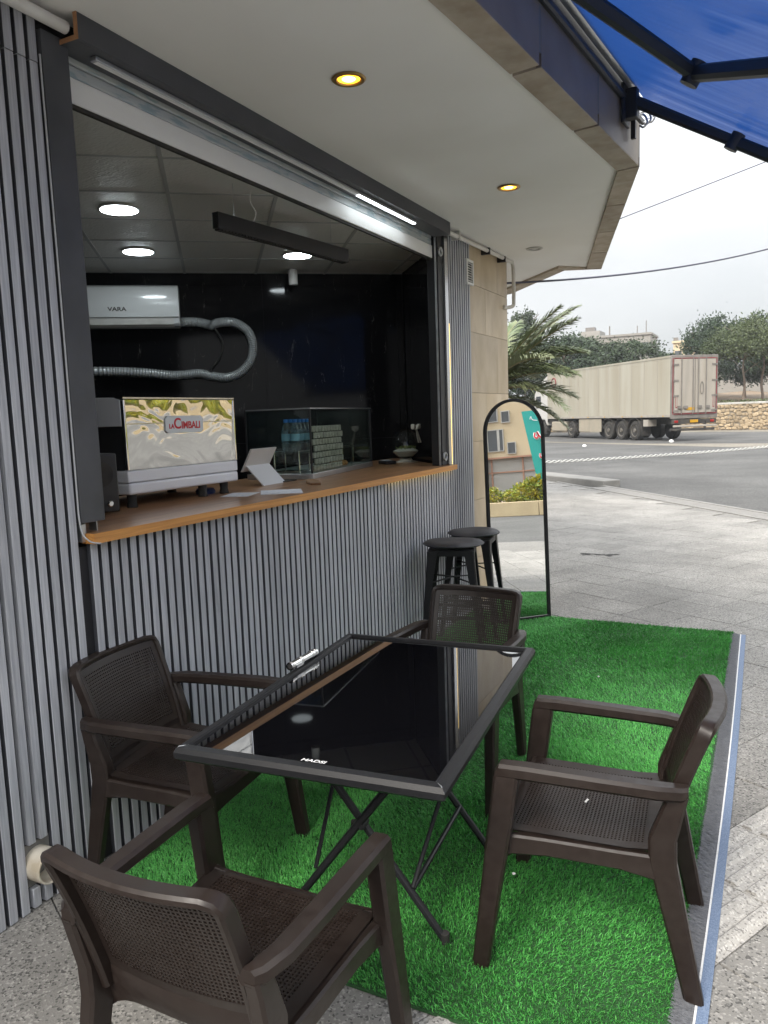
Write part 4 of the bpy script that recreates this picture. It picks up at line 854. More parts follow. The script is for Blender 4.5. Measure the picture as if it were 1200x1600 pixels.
# ------------------------------------------------------------------ armchair
def make_chair(label, group):
    t = thing('plastic_armchair', label, 'chair', (0, 0, 0), 0, group); Wd = dict(world=False)
    X, Y, Z = V(1,0,0), V(0,1,0), V(0,0,1)
    for s in (1, -1):
        MB().loft([chring((s*.288, .292, 0), X, Y, .040, .050, .006), chring((s*.282, .262, .22), X, Y, .044, .058, .007), chring((s*.276, .232, .43), X, Y, .048, .070, .008), chring((s*.272, .210, .595), X, Y, .050, .072, .008), chring((s*.272, .206, .612), X, Y, .048, .068, .010)]).build('leg', 'chair_brown', t, **Wd)
        lg = [((s*.228, -.300, 0), .036, .052), ((s*.230, -.262, .18), .040, .060), ((s*.232, -.215, .40), .042, .074), ((s*.236, -.214, .47), .042, .074), ((s*.240, -.240, .56), .040, .060), ((s*.240, -.252, .60), .038, .055)]
        MB().loft([chring(c, X, Y, w, h, .007) for c, w, h in lg]).build('leg', 'chair_brown', t, **Wd)
        ar = [((s*.272, .240, .606), .044, .034, 0), ((s*.272, .228, .620), .052, .042, 0), ((s*.272, .15, .622), .054, .042, 0), ((s*.268, -.05, .619), .054, .040, 0), ((s*.262, -.20, .616), .052, .040, 0), ((s*.246, -.262, .612), .046, .040, 0), ((s*.232, -.278, .610), .04, .036, 0)]
        MB().loft([chring(c, X, Z, w, h, .009) for c, w, h, _ in ar]).build('armrest', 'chair_brown', t, **Wd)
        ap = [((s*.262, .235, .375), .030, .085), ((s*.258, .20, .388), .028, .062), ((s*.250, .10, .392), .028, .054), ((s*.242, -.10, .390), .028, .056), ((s*.236, -.20, .382), .030, .074)]
        MB().loft([chring(c, X, Z, w, h, .006) for c, w, h in ap]).build('side_rail', 'chair_brown', t, **Wd)
    ap = [((x, .236+.012*(1-(x/.26)**2), .385), .024, .055+.03*abs(x/.26)**4) for x in np.linspace(-.262, .262, 13)]
    MB().loft([chring(c, Y, Z, w, h, .006) for c, w, h in ap]).build('front_rail', 'chair_brown', t, **Wd)
    # seat: perforated field in a solid rim
    def seat(u, v):
        x = (u-.5)*2; y = v; xx = x*(.250-.010*(1-y)); yy = -.205+.455*y
        z = .423-.012*(1-x*x)*math.sin(math.pi*min(1, y*1.0))+.010*max(0, .18-y)/.18-.016*max(0, (y-.93)/.07)**2
        return V(xx, yy, z)
    fld = perforated(lambda u, v: seat(.075+.85*u, .09+.83*v), 38, 36, .56, .006).build('seat', 'chair_brown', t, smooth=45, **Wd)
    rim = MB(); N_ = 14
    def grid(u0, u1, v0, v1, nu, nv):
        for sgn in (.003, -.003):
            P = [seat(u0+(u1-u0)*i/nu, v0+(v1-v0)*j/nv)+V(0, 0, sgn) for i in range(nu+1) for j in range(nv+1)]
            rim.add(P, [(i*(nv+1)+j, (i+1)*(nv+1)+j, (i+1)*(nv+1)+j+1, i*(nv+1)+j+1) for i in range(nu) for j in range(nv)])
    grid(0, .075, 0, 1, 2, 16); grid(.925, 1, 0, 1, 2, 16); grid(.075, .925, 0, .09, 14, 2); grid(.075, .925, .92, 1, 14, 3)
    rim.build('seat_rim', 'chair_brown', fld, smooth=60, **Wd)
    # backrest
    def back(u, v):
        x = (u-.5)*2; w = .206+.014*v; z = .415+.372*v
        y = -.190-.085*v-.035*v*v-.034*(1-x*x)*(.45+.55*v)
        return V(x*w, y, z)
    bf = perforated(lambda u, v: back(.07+.86*u, .20+.72*v), 36, 25, .56, .006).build('backrest', 'chair_brown', t, smooth=45, **Wd)
    rim = MB()
    def bgrid(u0, u1, v0, v1, nu, nv):
        for sgn in (.004, -.004):
            P = [back(u0+(u1-u0)*i/nu, v0+(v1-v0)*j/nv)+V(0, sgn, 0) for i in range(nu+1) for j in range(nv+1)]
            rim.add(P, [(i*(nv+1)+j, (i+1)*(nv+1)+j, (i+1)*(nv+1)+j+1, i*(nv+1)+j+1) for i in range(nu) for j in range(nv)])
    bgrid(0, .07, 0, 1, 2, 14); bgrid(.93, 1, 0, 1, 2, 14); bgrid(.07, .93, 0, .20, 16, 4); bgrid(.07, .93, .92, 1, 16, 2)
    rim.build('back_rim', 'chair_brown', bf, smooth=60, **Wd)
    # frame round the back: up one side, over the top, down the other; deeper than the panel
    path = [(0.0, v) for v in np.linspace(.0, .93, 9)]+[(.006, .975), (.03, 1.0)]+[(u, 1.005) for u in np.linspace(.08, .92, 13)]+[(.97, 1.0), (.994, .975)]+[(1.0, v) for v in np.linspace(.93, .0, 9)]
    pts = [back(u, min(v, 1))+V(0, -.010, .004 if v > 1 else 0) for u, v in path]; rings = []
    for k, p in enumerate(pts):
        d = (pts[min(k+1, len(pts)-1)]-pts[max(k-1, 0)]).normalized(); n = d.cross(V(0, 1, 0)).normalized(); b_ = n.cross(d).normalized()
        rings.append(chring(p, n, b_, .022, .044, .006))
    MB().loft(rings).build('back_frame', 'chair_brown', t, smooth=40, **Wd)
    # solid skirt below the back
    sk = MB(); nx = 16
    for sgn in (0, .012):
        P = []
        for i in range(nx+1):
            x = (i/nx-.5)*2
            for j in range(7):
                q = j/6; lo = .335+.05*(1-abs(x)**5); z = lo+(.47-lo)*q; y = -.192-.03*(1-x*x)*.5-.012*q+sgn-.035*math.sin(math.pi*min(q*.9, 1))*(1-x*x)*.3
                P.append(V(x*.226, y, z))
        sk.add(P, [(i*7+j, (i+1)*7+j, (i+1)*7+j+1, i*7+j+1) for i in range(nx) for j in range(6)])
    sk.build('back_skirt', 'chair_brown', t, smooth=60, **Wd)
    return t
CG = 'brown plastic armchairs round the table'
ch = make_chair('brown plastic armchair on the right of the table, turned side-on', CG); ch.location = (1.765, 2.310, .010); ch.rotation_euler = (0, 0, rad(94))
for lab, loc, rz in (('brown plastic armchair in the foreground with its back to the camera', (1.137, 1.325, .0), 1.0),
                     ('brown plastic armchair on the left, backed against the slats', (.345, 2.085, .010), -84.0),
                     ('brown plastic armchair at the far end of the table facing the camera', (.962, 3.135, .010), 178.5)):
    c = copy_tree(ch); c.location = loc; c.rotation_euler = (0, 0, rad(rz)); c['label'] = lab

# ------------------------------------------------------------------ folding glass table
TC = V(1.073, 2.232, 0); TR = rad(-4.6)*-1; TR = math.atan2(.107, 1.207)
t = thing('glass_table', 'black glass-topped folding table with tubular frame', 'table', (TC.x, TC.y, .010), TR)
hw, hl, TH = .405, .608, .710; Wd = dict(world=False)
MB().box((-hw+.030, -hl+.030, TH-.006), (hw-.030, hl-.030, TH+.0015)).build('glass_top', 'table_glass', t, smooth=0, **Wd)
def rail(p, q, nrm):
    p, q, nrm = Vector(p), Vector(q), Vector(nrm); d = (q-p).normalized(); pr = []
    for a, z in ((.0, -.028), (.022, -.032), (.034, -.022), (.036, -.004), (.028, .009), (.006, .012), (.0, .008)):
        pr.append((a, z))
    L_ = (q-p).length; rings = []
    for k, end in enumerate((p, q)):
        sg = 1 if k == 0 else -1
        rings.append([end+nrm*(a-.034)+d*sg*(.034-a)*1.0+V(0, 0, TH+z) for a, z in pr])
    return MB().loft(rings)
for p, q, n in (((-hw, -hl, 0), (hw, -hl, 0), (0, -1, 0)), ((hw, -hl, 0), (hw, hl, 0), (1, 0, 0)), ((hw, hl, 0), (-hw, hl, 0), (0, 1, 0)), ((-hw, hl, 0), (-hw, -hl, 0), (-1, 0, 0))):
    rail(p, q, n).build('frame_rail', 'black_metal', t, smooth=25, **Wd)
for sx_ in (-1, 1):                                         # pale worn mitre at the near corners
    MB().tube([V(sx_*(hw-.030), -hl+.030, TH+.0105), V(sx_*(hw-.010), -hl+.010, TH+.0112), V(sx_*(hw-.001), -hl+.001, TH-.001), V(sx_*(hw-.001), -hl+.001, TH-.014)], .0013, 5).build('worn_mitre', 'alu', t, **Wd)
for yy in (-.23, .32):
    for s in (1, -1):
        a, b = V(s*.27, yy+.012*s, .012), V(-s*.245, yy+.012*s, TH-.03)
        MB().tube([a, b], .0125, 12).build('leg', 'black_metal', t, **Wd)
        MB().lathe([(.0135, -.004), (.015, 0), (.015, .03), (.0128, .032)], 14, (a.x, a.y, a.z-.006)).build('foot_cap', 'rubber', t, **Wd)
    MB().cyl((0.012, yy-.022, .36), .011, .044, 12, (0, 1, 0)).build('pivot', 'black_metal', t, **Wd)
for s in (1, -1):
    MB().tube([V(s*.245, -.242, TH-.034), V(s*.245, .332, TH-.034)], .0115, 10).build('cross_bar', 'black_metal', t, **Wd)
    MB().tube([V(s*.165, -.23+.012*s, .155), V(s*.165, .32+.012*s, .155)], .009, 10).build('cross_bar', 'black_metal', t, **Wd)
    MB().tube([V(s*.17, -.225, .17), V(s*.24, .31, TH-.06)], .0075, 8).build('brace_rod', 'black_metal', t, **Wd)
    MB().obox((s*.25, .045, TH-.016), (.014, 0, 0), (0, .30, 0), (0, 0, .006)).build('under_bracket', 'black_metal', t, **Wd)
Mt = Matrix.Translation((TC.x, TC.y, .010)) @ Matrix.Rotation(TR, 4, 'Z'); RT = Matrix.Rotation(TR, 3, 'Z')
text('HADSI', .020, 'print_white', t, Mt @ V(.012, -.548, TH+.0018), RT, ext=.0001, sx=1.3, bold=.0003, shear=.2)
text('TEMPERED GLASS', .0095, 'print_white', t, Mt @ V(.012, -.565, TH+.0018), RT, ext=.0001, bold=.0002)
# chrome tube lying on the wall-side rail
A, B = Mt @ V(-hw+.0, .085, TH+.026), Mt @ V(-hw+.012, .275, TH+.026)
d = (B-A).normalized(); t = thing('chrome_tube', 'short chrome tube with clamp rings lying on the table edge', 'tube', A)
n = 20; a_ = d.cross(V(0,0,1)).normalized(); b_ = d.cross(a_)
def rr(pos, r): return [A+d*pos+a_*r*math.cos(2*math.pi*k/n)+b_*r*math.sin(2*math.pi*k/n) for k in range(n)]
MB().loft([rr(0, .0145), rr(.19, .0145), rr(.19, .011), rr(.003, .011)], False).build('tube', 'chrome', t); MB().loft([rr(.004, .011), rr(.005, .0105)]).build('bore', 'dark_slot', t)
for q in (.006, .07, .078, .15, .172): MB().loft([rr(q, .0148), rr(q+.001, .0168), rr(q+.006, .0168), rr(q+.007, .0148)], False).build('ring', 'steel', t)
MB().obox(A+d*.045+a_*.017+V(0,0,-.004), d*.024, a_*.003, V(0,0,.006)).build('clip', 'steel', t)

# ------------------------------------------------------------------ bar stools and cushions
def make_stool(label):
    t = thing('metal_bar_stool', label, 'stool', (0, 0, 0), 0, 'black metal stools'); h = .735
    ro = lambda r, c: [(sx*(r-c)+c*math.cos(a), sy*(r-c)+c*math.sin(a)) for sx, sy, a0 in ((1,1,0),(-1,1,90),(-1,-1,180),(1,-1,270)) for a in [rad(a0+k*30) for k in range(4)]]
    MB().loft([[(x, y, z) for x, y in ro(r, .045)] for r, z in ((.158, h-.045), (.158, h-.008), (.150, h), (.10, h-.004))]).build('seat', 'black_metal', t, **Wd)
    for sx in (1, -1):
        for sy in (1, -1):
            def L(cx, cy, w, z):   # folded-sheet leg, L section with rounded corner
                return [V(cx, cy-sy*w, z), V(cx, cy-sy*.008, z), V(cx-sx*.008, cy, z), V(cx-sx*w, cy, z), V(cx-sx*w, cy-sy*.006, z), V(cx-sx*.012, cy-sy*.008, z), V(cx-sx*.008, cy-sy*.012, z), V(cx-sx*.006, cy-sy*w, z)]
            MB().loft([L(sx*.215, sy*.215, .022, 0), L(sx*.192, sy*.192, .036, .30), L(sx*.162, sy*.162, .062, h-.07), L(sx*.1595, sy*.1595, .075, h-.012)]).build('leg', 'black_metal', t, **Wd)
            MB().box((sx*.215-.016-.005*sx, sy*.215-.016-.005*sy, -.002), (sx*.215+.016-.005*sx, sy*.215+.016-.005*sy, .012)).build('rubber_foot', 'rubber', t, **Wd)
    for z, r in ((.25, .193), (.25, .193)):
        pass
    for a, b in (((1,1),(-1,1)), ((-1,1),(-1,-1)), ((-1,-1),(1,-1)), ((1,-1),(1,1))):
        MB().bar((a[0]*.188, a[1]*.188, .27), (b[0]*.188, b[1]*.188, .27), .006, .022).build('foot_rail', 'black_metal', t, **Wd)
    for s in (1, -1): MB().tube([V(.172, s*.172, .50), V(0, 0, .52), V(-.172, -s*.172, .50)], .006, 8).build('cross_brace', 'black_metal', t, **Wd)
    return t
s1 = make_stool('black metal bar stool nearer the camera, standing by the slats'); s1.location = (.272, 4.90, .010); s1.rotation_euler = (0, 0, rad(17))
s2 = copy_tree(s1); s2['label'] = 'black metal bar stool just in front of the arched mirror'; s2.location = (.245, 5.385, .010); s2.rotation_euler = (0, 0, rad(8))
def make_cushion(label, loc, rz):
    t = thing('seat_cushion', label, 'cushion', loc, rz, 'dark stool cushions')
    mb = MB(); n = 40; rings = []
    for r, z in ((.0, .0), (.12, .0), (.180, .004), (.196, .013), (.198, .019), (.186, .030), (.13, .036), (.06, .037), (0, .037)):
        rings.append([(r*(1+.05*math.cos(4*a))*math.cos(a), r*(1+.05*math.cos(4*a))*math.sin(a), z+.004*math.sin(3*a)*(r/.18)) for a in [2*math.pi*k/n for k in range(n)]])
    mb.loft(rings); mb.build('pad', 'cushion', t, smooth=60, **Wd)
    pts = [V(.200*(1+.05*math.cos(4*a))*math.cos(a), .200*(1+.05*math.cos(4*a))*math.sin(a), .0175+.004*math.sin(3*a)) for a in [2*math.pi*k/48 for k in range(49)]]
    MB().tube(pts, .004, 6).build('piping', 'cushion', t, **Wd)
make_cushion('dark round cushion on the nearer bar stool', (.285, 4.895, .752), .3); make_cushion('dark round cushion on the stool by the mirror', (.255, 5.385, .752), 1.1)

# ------------------------------------------------------------------ arched mirror
az, th = rad(45), rad(3); mb_ = V(-math.sin(az), -math.cos(az), 0); mn = V(math.cos(az), -math.sin(az), 0); mv = -mn*math.sin(th)+V(0,0,1)*math.cos(th); mN = (mn*math.cos(th)+V(0,0,1)*math.sin(th))
P0 = V(.681, 5.969, .006); MW, MH = .527, 1.757
t = thing('arched_mirror', 'tall arched standing mirror in a slim black frame leaning on the pillar', 'mirror', P0+mb_*MW/2)
def arch(inset, n=28):
    r = MW/2-inset; c = MH-MW/2; pts = [(inset, inset)]
    pts += [(MW/2-r*math.cos(math.pi*k/n), c+r*math.sin(math.pi*k/n)) for k in range(n+1)]+[(MW-inset, inset)]
    return pts
def mp_(b, v, d): return P0+mb_*b+mv*v+mN*d
o_, i_ = arch(0), arch(.024)
MB().loft([[mp_(*p, .0) for p in i_], [mp_(*p, .0003) for p in i_]]).build('mirror_glass', 'mirror_glass', t, smooth=0)
mb = MB(); rings = []
for (a, b), (c, d) in zip(o_, i_): rings.append([mp_(a, b, -.014), mp_(a, b, .014), mp_(c, d, .014), mp_(c, d, -.014)])
mb.loft(rings, close=True); mb.build('frame', 'black_metal', t, smooth=30, bevel=.003)
MB().loft([[mp_(*p, -.012) for p in i_], [mp_(*p, -.004) for p in i_]]).build('back_board', 'black_board', t, smooth=0)
# tar stain on the paving
r_ = random.Random(8); mb = MB()
for k in range(26):
    c = V(.50+r_.uniform(-.20, .20), 8.86+r_.gauss(0, .035), .0012+.0001*k); a = r_.uniform(0, 3); q = [(c.x+r_.uniform(.4, 1)*.045*math.cos(a+j), c.y+r_.uniform(.4, 1)*.028*math.sin(a+j), c.z) for j in range(6)]; mb.add(q, [tuple(range(6))])
tag(mb.build('tar_stain', 'rubber', smooth=0), 'small dark tar stain on the open paving beyond the mat', 'stain')
# scraps of white litter
for k, (x, y, lab) in enumerate(((1.46, 2.44, 'tiny white scrap lying on the grass behind the right chair leg'), (1.33, 4.6, 'tiny white scrap far off on the open grass'))):
    c = V(x, y, .033); mb = MB(); mb.lathe([(0, 0), (.006, .001), (.007, .004), (.003, .007), (0, .007)], 8, c); tag(mb.build('paper_scrap', 'litter_white'), lab, 'litter')
tag(MB().obox(V(1.745, 2.30, .4345), V(.002, .012, 0), V(.003, -.001, 0), V(0, 0, .001)).build('paper_scrap', 'litter_white'), 'small white scrap stuck to the seat of the right chair', 'litter')

# ------------------------------------------------------------------ articulated truck
RL = V(-2.19, 40.65, -.045); TD = V(-.65, .76, 0).normalized(); TS = V(TD.y, -TD.x, 0)     # rear left corner, forwards, to the truck's right
t = thing('articulated_truck', 'long dusty white box trailer truck parked across the road', 'truck', RL)
def tp(a, s, z): return RL+TD*a+TS*s+V(0, 0, z)
def tbox(a0, a1, s0, s1, z0, z1): return MB().obox(tp((a0+a1)/2, (s0+s1)/2, (z0+z1)/2), TD*(a1-a0)/2, TS*(s1-s0)/2, V(0,0,(z1-z0)/2))
TWd = 2.62; TL = 13.75
bx = tbox(.10, TL, 0, TWd, 1.27, 4.22).build('trailer_box', 'trailer_white', t, bevel=.03)
for a in np.arange(1.2, TL, 1.18): tbox(a, a+.03, -.012, .001, 1.36, 4.12).build('panel_seam', 'door_grey', bx, smooth=0)
tbox(.09, TL+.01, -.03, .0, 1.22, 1.34).build('lower_rail', 'door_grey', bx); tbox(.09, TL+.01, -.02, .0, 4.14, 4.24).build('upper_rail', 'trailer_white', bx)
for a in np.arange(.6, TL, 1.9): tbox(a, a+.10, -.045, -.03, 1.25, 1.30).build('marker_lamp', 'plate_yellow', bx, smooth=0)
rf = tbox(.0, .10, -.02, TWd+.02, 1.12, 4.25).build('rear_frame', 'frame_grey', t, bevel=.02)
for k, (s0, s1) in enumerate(((.14, 1.29), (1.33, TWd-.14))):
    d = tbox(-.04, .0, s0, s1, 1.40, 4.05).build('cargo_door', 'door_grey', t, bevel=.015)
    for s in ((s0+.38, s1-.12) if k == 0 else (s0+.14, s0+.58)): MB().tube([tp(-.07, s, 1.33), tp(-.07, s, 4.12)], .022, 8).build('lock_rod', 'frame_grey', d)
    for z in (1.52, 2.25, 3.0, 3.78):
        sa = (s0-.08, s0+.22) if k == 0 else (s1-.22, s1+.08); tbox(-.065, -.04, *sa, z-.045, z+.045).build('hinge', 'frame_grey', d)
    for s in ((s0+.28, s0+.62) if k == 0 else (s0+.22, s0+.68)): tbox(-.11, -.05, s-.11, s+.11, 1.62, 1.76).build('latch', 'frame_grey', d)
for a0, a1, z0, z1 in ((.05, .085, 1.34, 4.10), (TWd-.085, TWd-.05, 1.34, 4.10), (.12, TWd-.12, 4.075, 4.105), (.12, TWd-.12, 1.345, 1.375)): tbox(-.044 if z1-z0 < .1 else -.01, -.0 if z1-z0 > .1 else -.0005, a0, a1, z0, z1).build('red_strip', 'red_tape', rf, smooth=0)
for s in (.20, TWd-.30): tbox(-.049, -.041, s, s+.10, 1.66, 2.25).build('red_strip', 'red_tape', rf, smooth=0); tbox(-.052, -.045, s+.02, s+.08, 1.70, 2.21).build('reflector', 'door_grey', rf, smooth=0)
MB().tube([tp(-.06, 1.68+.08*math.cos(a), 2.62+.24*math.sin(a)+.06*(1 if math.sin(a) > 0 else -1)) for a in [2*math.pi*k/20 for k in range(21)]], .018, 6).build('door_handle', 'frame_grey', t)
RTr = frame3(TS, (0, 0, 1)); nb_ = -TD*.05
pl = tbox(-.055, -.042, .82, 1.26, 1.54, 1.68).build('number_plate', 'plate_yellow', t, smooth=0); pl2 = tbox(-.04, -.02, 1.05, 1.50, .92, 1.06).build('number_plate', 'plate_yellow', t, smooth=0)
tbox(.0, .12, .05, TWd-.05, .86, 1.10).build('tail_panel', 'chassis', t); 
for s in (.16, TWd-.40): tbox(-.03, .0, s, s+.22, .92, 1.04).build('tail_lamp', 'red_lamp', t, bevel=.02)
tbox(-.06, .04, .10, TWd-.05, .70, .80).build('bumper_bar', 'door_grey', t, bevel=.02); tbox(-.10, .10, -.05, TWd-.2, .52, .64).build('bumper_bar', 'chassis', t, bevel=.02)
for s in (.45, 1.9): tbox(.0, .08, s, s+.1, .55, 1.0).build('bumper_bracket', 'chassis', t)
tbox(.2, 13.0, .85, 1.0, .85, 1.2).build('chassis_beam', 'chassis', t); tbox(.2, 13.0, 1.65, 1.8, .85, 1.2).build('chassis_beam', 'chassis', t)
def wheel(a, s, r=.52, out=-1, w=.36):
    c = tp(a, s, r); ax = TS*out
    e1, e2 = TD, V(0,0,1)
    def ring(d, rr): return [c+ax*d+(e1*math.cos(2*math.pi*k/28)+e2*math.sin(2*math.pi*k/28))*rr for k in range(28)]
    wh = MB().loft([ring(-w, r-.10), ring(-w, r-.03), ring(-w+.04, r), ring(-.05, r), ring(0, r-.04), ring(.005, r-.17), ring(-.03, r-.19)]).build('wheel', 'rubber', t)
    MB().loft([ring(-.06, r-.19), ring(-.01, r-.20), ring(-.04, r-.25), ring(-.10, r-.30), ring(-.09, .13), ring(.0, .12), ring(.02, .09), ring(.02, .001)]).build('rim', 'rim', wh)
    for k in range(8):
        a_ = 2*math.pi*k/8; MB().cyl(c+ax*-.092+(e1*math.cos(a_)+e2*math.sin(a_))*.185, .022, .03, 8, ax).build('wheel_nut', 'frame_grey', wh)
for a in (3.35, 4.70, 6.05):
    wheel(a, .04); wheel(a, TWd-.04, out=1)
    pts = [(a+.66*math.cos(x), .52+.66*math.sin(x)) for x in np.linspace(.1, math.pi-.1, 14)]
    MB().loft([[tp(p, .0, z), tp(p, .40, z), tp(a+(p-a)*1.04, .40, .52+(z-.52)*1.04), tp(a+(p-a)*1.04, .0, .52+(z-.52)*1.04)] for p, z in pts]).build('mudguard', 'chassis', t)
tbox(2.55, 2.60, .0, .5, .25, 1.15).build('mud_flap', 'rubber', t); tbox(2.0, 2.45, .0, .5, .75, 1.1).build('tool_box', 'door_grey', t)
for a0, a1 in ((6.85, 8.15), (8.17, 9.5)): tbox(a0, a1, .03, .08, .42, 1.18).build('side_skirt', 'skirt_beige', t, bevel=.01)
# tractor unit
wheel(10.5, .02, .52); wheel(10.5, TWd-.02, .52, 1); wheel(14.6, .06, .5); wheel(14.6, TWd-.06, .5, 1)
tbox(9.9, 15.4, .8, 1.8, .6, 1.0).build('tractor_chassis', 'chassis', t); tbox(11.3, 13.3, .05, .75, .38, 1.05).build('fuel_tank', 'skirt_beige', t, bevel=.1, segs=3)
cab = MB(); rings = []
for a, z1 in ((13.95, 3.35), (14.3, 3.75), (15.4, 3.55), (15.9, 2.9), (16.05, 1.7)): rings.append([tp(a, .05, .75 if a < 14 or a > 15.5 else 1.15), tp(a, TWd-.05, .75 if a < 14 or a > 15.5 else 1.15), tp(a, TWd-.08, z1), tp(a, .08, z1)])
cab = cab.loft(rings).build('cab', 'cab_white', t, bevel=.06, segs=3)
tbox(14.9, 15.6, .045, .055, 1.95, 2.75).build('side_window', 'dark_glass', cab); tbox(13.85, 13.95, .1, .16, 1.0, 3.9).build('exhaust_stack', 'chassis', cab); MB().loft([[tp(13.9, .1, 3.35), tp(13.9, TWd-.1, 3.35), tp(14.0, TWd-.1, 4.05), tp(14.0, .1, 4.05)], [tp(15.3, .2, 3.55), tp(15.3, TWd-.2, 3.55), tp(15.2, TWd-.2, 3.65), tp(15.2, .2, 3.65)]]).build('roof_deflector', 'cab_white', cab)
mb = MB(); mb.obox(tp(15.7, -.14, 2.35), TD*.08, TS*.10, V(0,0,.28)); mb.build('wing_mirror', 'chassis', cab, bevel=.03)
MB().tube([tp(12.8+.30*math.cos(a), -.012, 3.55+.30*math.sin(a)) for a in [2*math.pi*k/24 for k in range(25)]], .035, 5).build('ring_emblem', 'red_tape', t)

for x, y, sz, lab in ((-2.1, 40.0, .13, 'crumpled white bag lying on the road behind the truck wheels'), (-5.6, 36.6, .10, 'small white scrap on the asphalt in front of the truck')):
    mb = MB(); r_ = random.Random(int(sz*100)); n = 14
    mb.loft([[(x+sz*q*(1+r_.uniform(-.3, .3))*math.cos(6.283*k/n), y+sz*q*(1+r_.uniform(-.3, .3))*math.sin(6.283*k/n), -.045+z*sz) for k in range(n)] for q, z in ((.8, 0), (1, .35), (.7, .8), (.25, 1.05))]); tag(mb.build('litter', 'litter_white'), lab, 'litter')
# ------------------------------------------------------------------ stone wall with pale coping
WA, WB = V(-34, 70.5, -.06), V(26, 50.0, -.06); wd = (WB-WA).normalized(); wnv = V(wd.y, -wd.x, 0); WLn = (WB-WA).length; WH = 1.83
t = thing('stone_wall', 'rough honey-coloured stone wall with pale coping behind the truck', 'wall', WA.lerp(WB, .5))
MB().obox(WA.lerp(WB, .5)+V(0,0,WH/2-.05), wd*WLn/2, wnv*.18, V(0,0,WH/2-.02)).build('wall_core', 'mortar', t, smooth=0)
for k in range(20): MB().obox(WA+wd*(WLn*(k+.5)/20)+V(0,0,WH+.02), wd*(WLn/40-.01), wnv*.26, V(0,0,.07)).build('coping_stone', 'coping', t, bevel=.02)
st = []; r_ = random.Random(21); z = -.02
while z < WH-.12:
    h = r_.uniform(.17, .27); a = 0
    while a < WLn: w = r_.uniform(.16, .46); st.append((a+w/2, z+h/2+r_.uniform(-.07, .07), w*r_.uniform(.9, 1.15), h*r_.uniform(.75, 1.35))); a += w
    z += h
def stone_mesh(seed):
    r = random.Random(seed); bm = bmesh.new(); bmesh.ops.create_icosphere(bm, subdivisions=1, radius=.5)
    for v in bm.verts:
        v.co = Vector([math.copysign(abs(c*2)**.55/2, c) for c in v.co]); v.co *= r.uniform(.86, 1.08)
    me = bpy.data.meshes.new('stone'); bm.to_mesh(me); bm.free(); me.materials.append(MATS['wall_stone']); return me
SM = [stone_mesh(k) for k in range(6)]; rest = MB(); ang = math.atan2(wd.y, wd.x)
uvis = (V(.5, 58.7, 0)-WA).dot(wd)
st.sort(key=lambda s: abs(s[0]-uvis-1.0))
for k, (a, z, w, h) in enumerate(st):
    p = WA+wd*a+wnv*.16+V(0,0,z+.06); sc3 = (w*1.04, .22, h*1.08); me = SM[k % 6]
    if k < 260: place(me, 'stone', t, p, (r_.uniform(-.1, .1), r_.uniform(-.4, .4), ang), sc3)
    else:
        Mx = Matrix.LocRotScale(p, Matrix.Rotation(ang, 3, 'Z').to_quaternion(), Vector(sc3)); rest.add([Mx @ v.co for v in me.vertices], [tuple(q.vertices) for q in me.polygons])
rest.build('stone_field', 'wall_stone', t, smooth=0)['kind'] = 'stuff'
# bank behind the wall
bk = MB(); nx = 40; P = []
for i in range(nx+1):
    p = WA+wd*(WLn*2*(i/nx)-WLn*.5)
    for j, (d, z) in enumerate(((.2, 1.5), (6, 1.9), (16, 2.4), (40, 3.2), (110, 4.5))): q = p-wnv*d; P.append((q.x, q.y, z+.3*math.sin(i*1.7+j)))
bk.add(P, [(i*5+j, (i+1)*5+j, (i+1)*5+j+1, i*5+j+1) for i in range(nx) for j in range(4)]); struct(bk.build('bank', 'soil', smooth=60), 'rough earth bank behind the stone wall')
sh = MB(); r_ = random.Random(5)
for k in range(9000):
    p = WA+wd*r_.uniform(0, WLn)-wnv*abs(r_.gauss(1.2, 1.4)); p.z = 1.45+r_.uniform(0, .55); d = V(r_.gauss(0, 1), r_.gauss(0, 1), r_.gauss(.5, .8)).normalized()*.16; s_ = V(r_.gauss(0, 1), r_.gauss(0, 1), r_.gauss(0, 1)).normalized()*.06
    sh.add([p-s_, p+s_, p+d], [(0, 1, 2)])
o = sh.build('scrub', 'pine_light', smooth=0); o['kind'] = 'stuff'; o['label'] = 'low dry scrub growing along the top of the bank'; o['category'] = 'scrub'

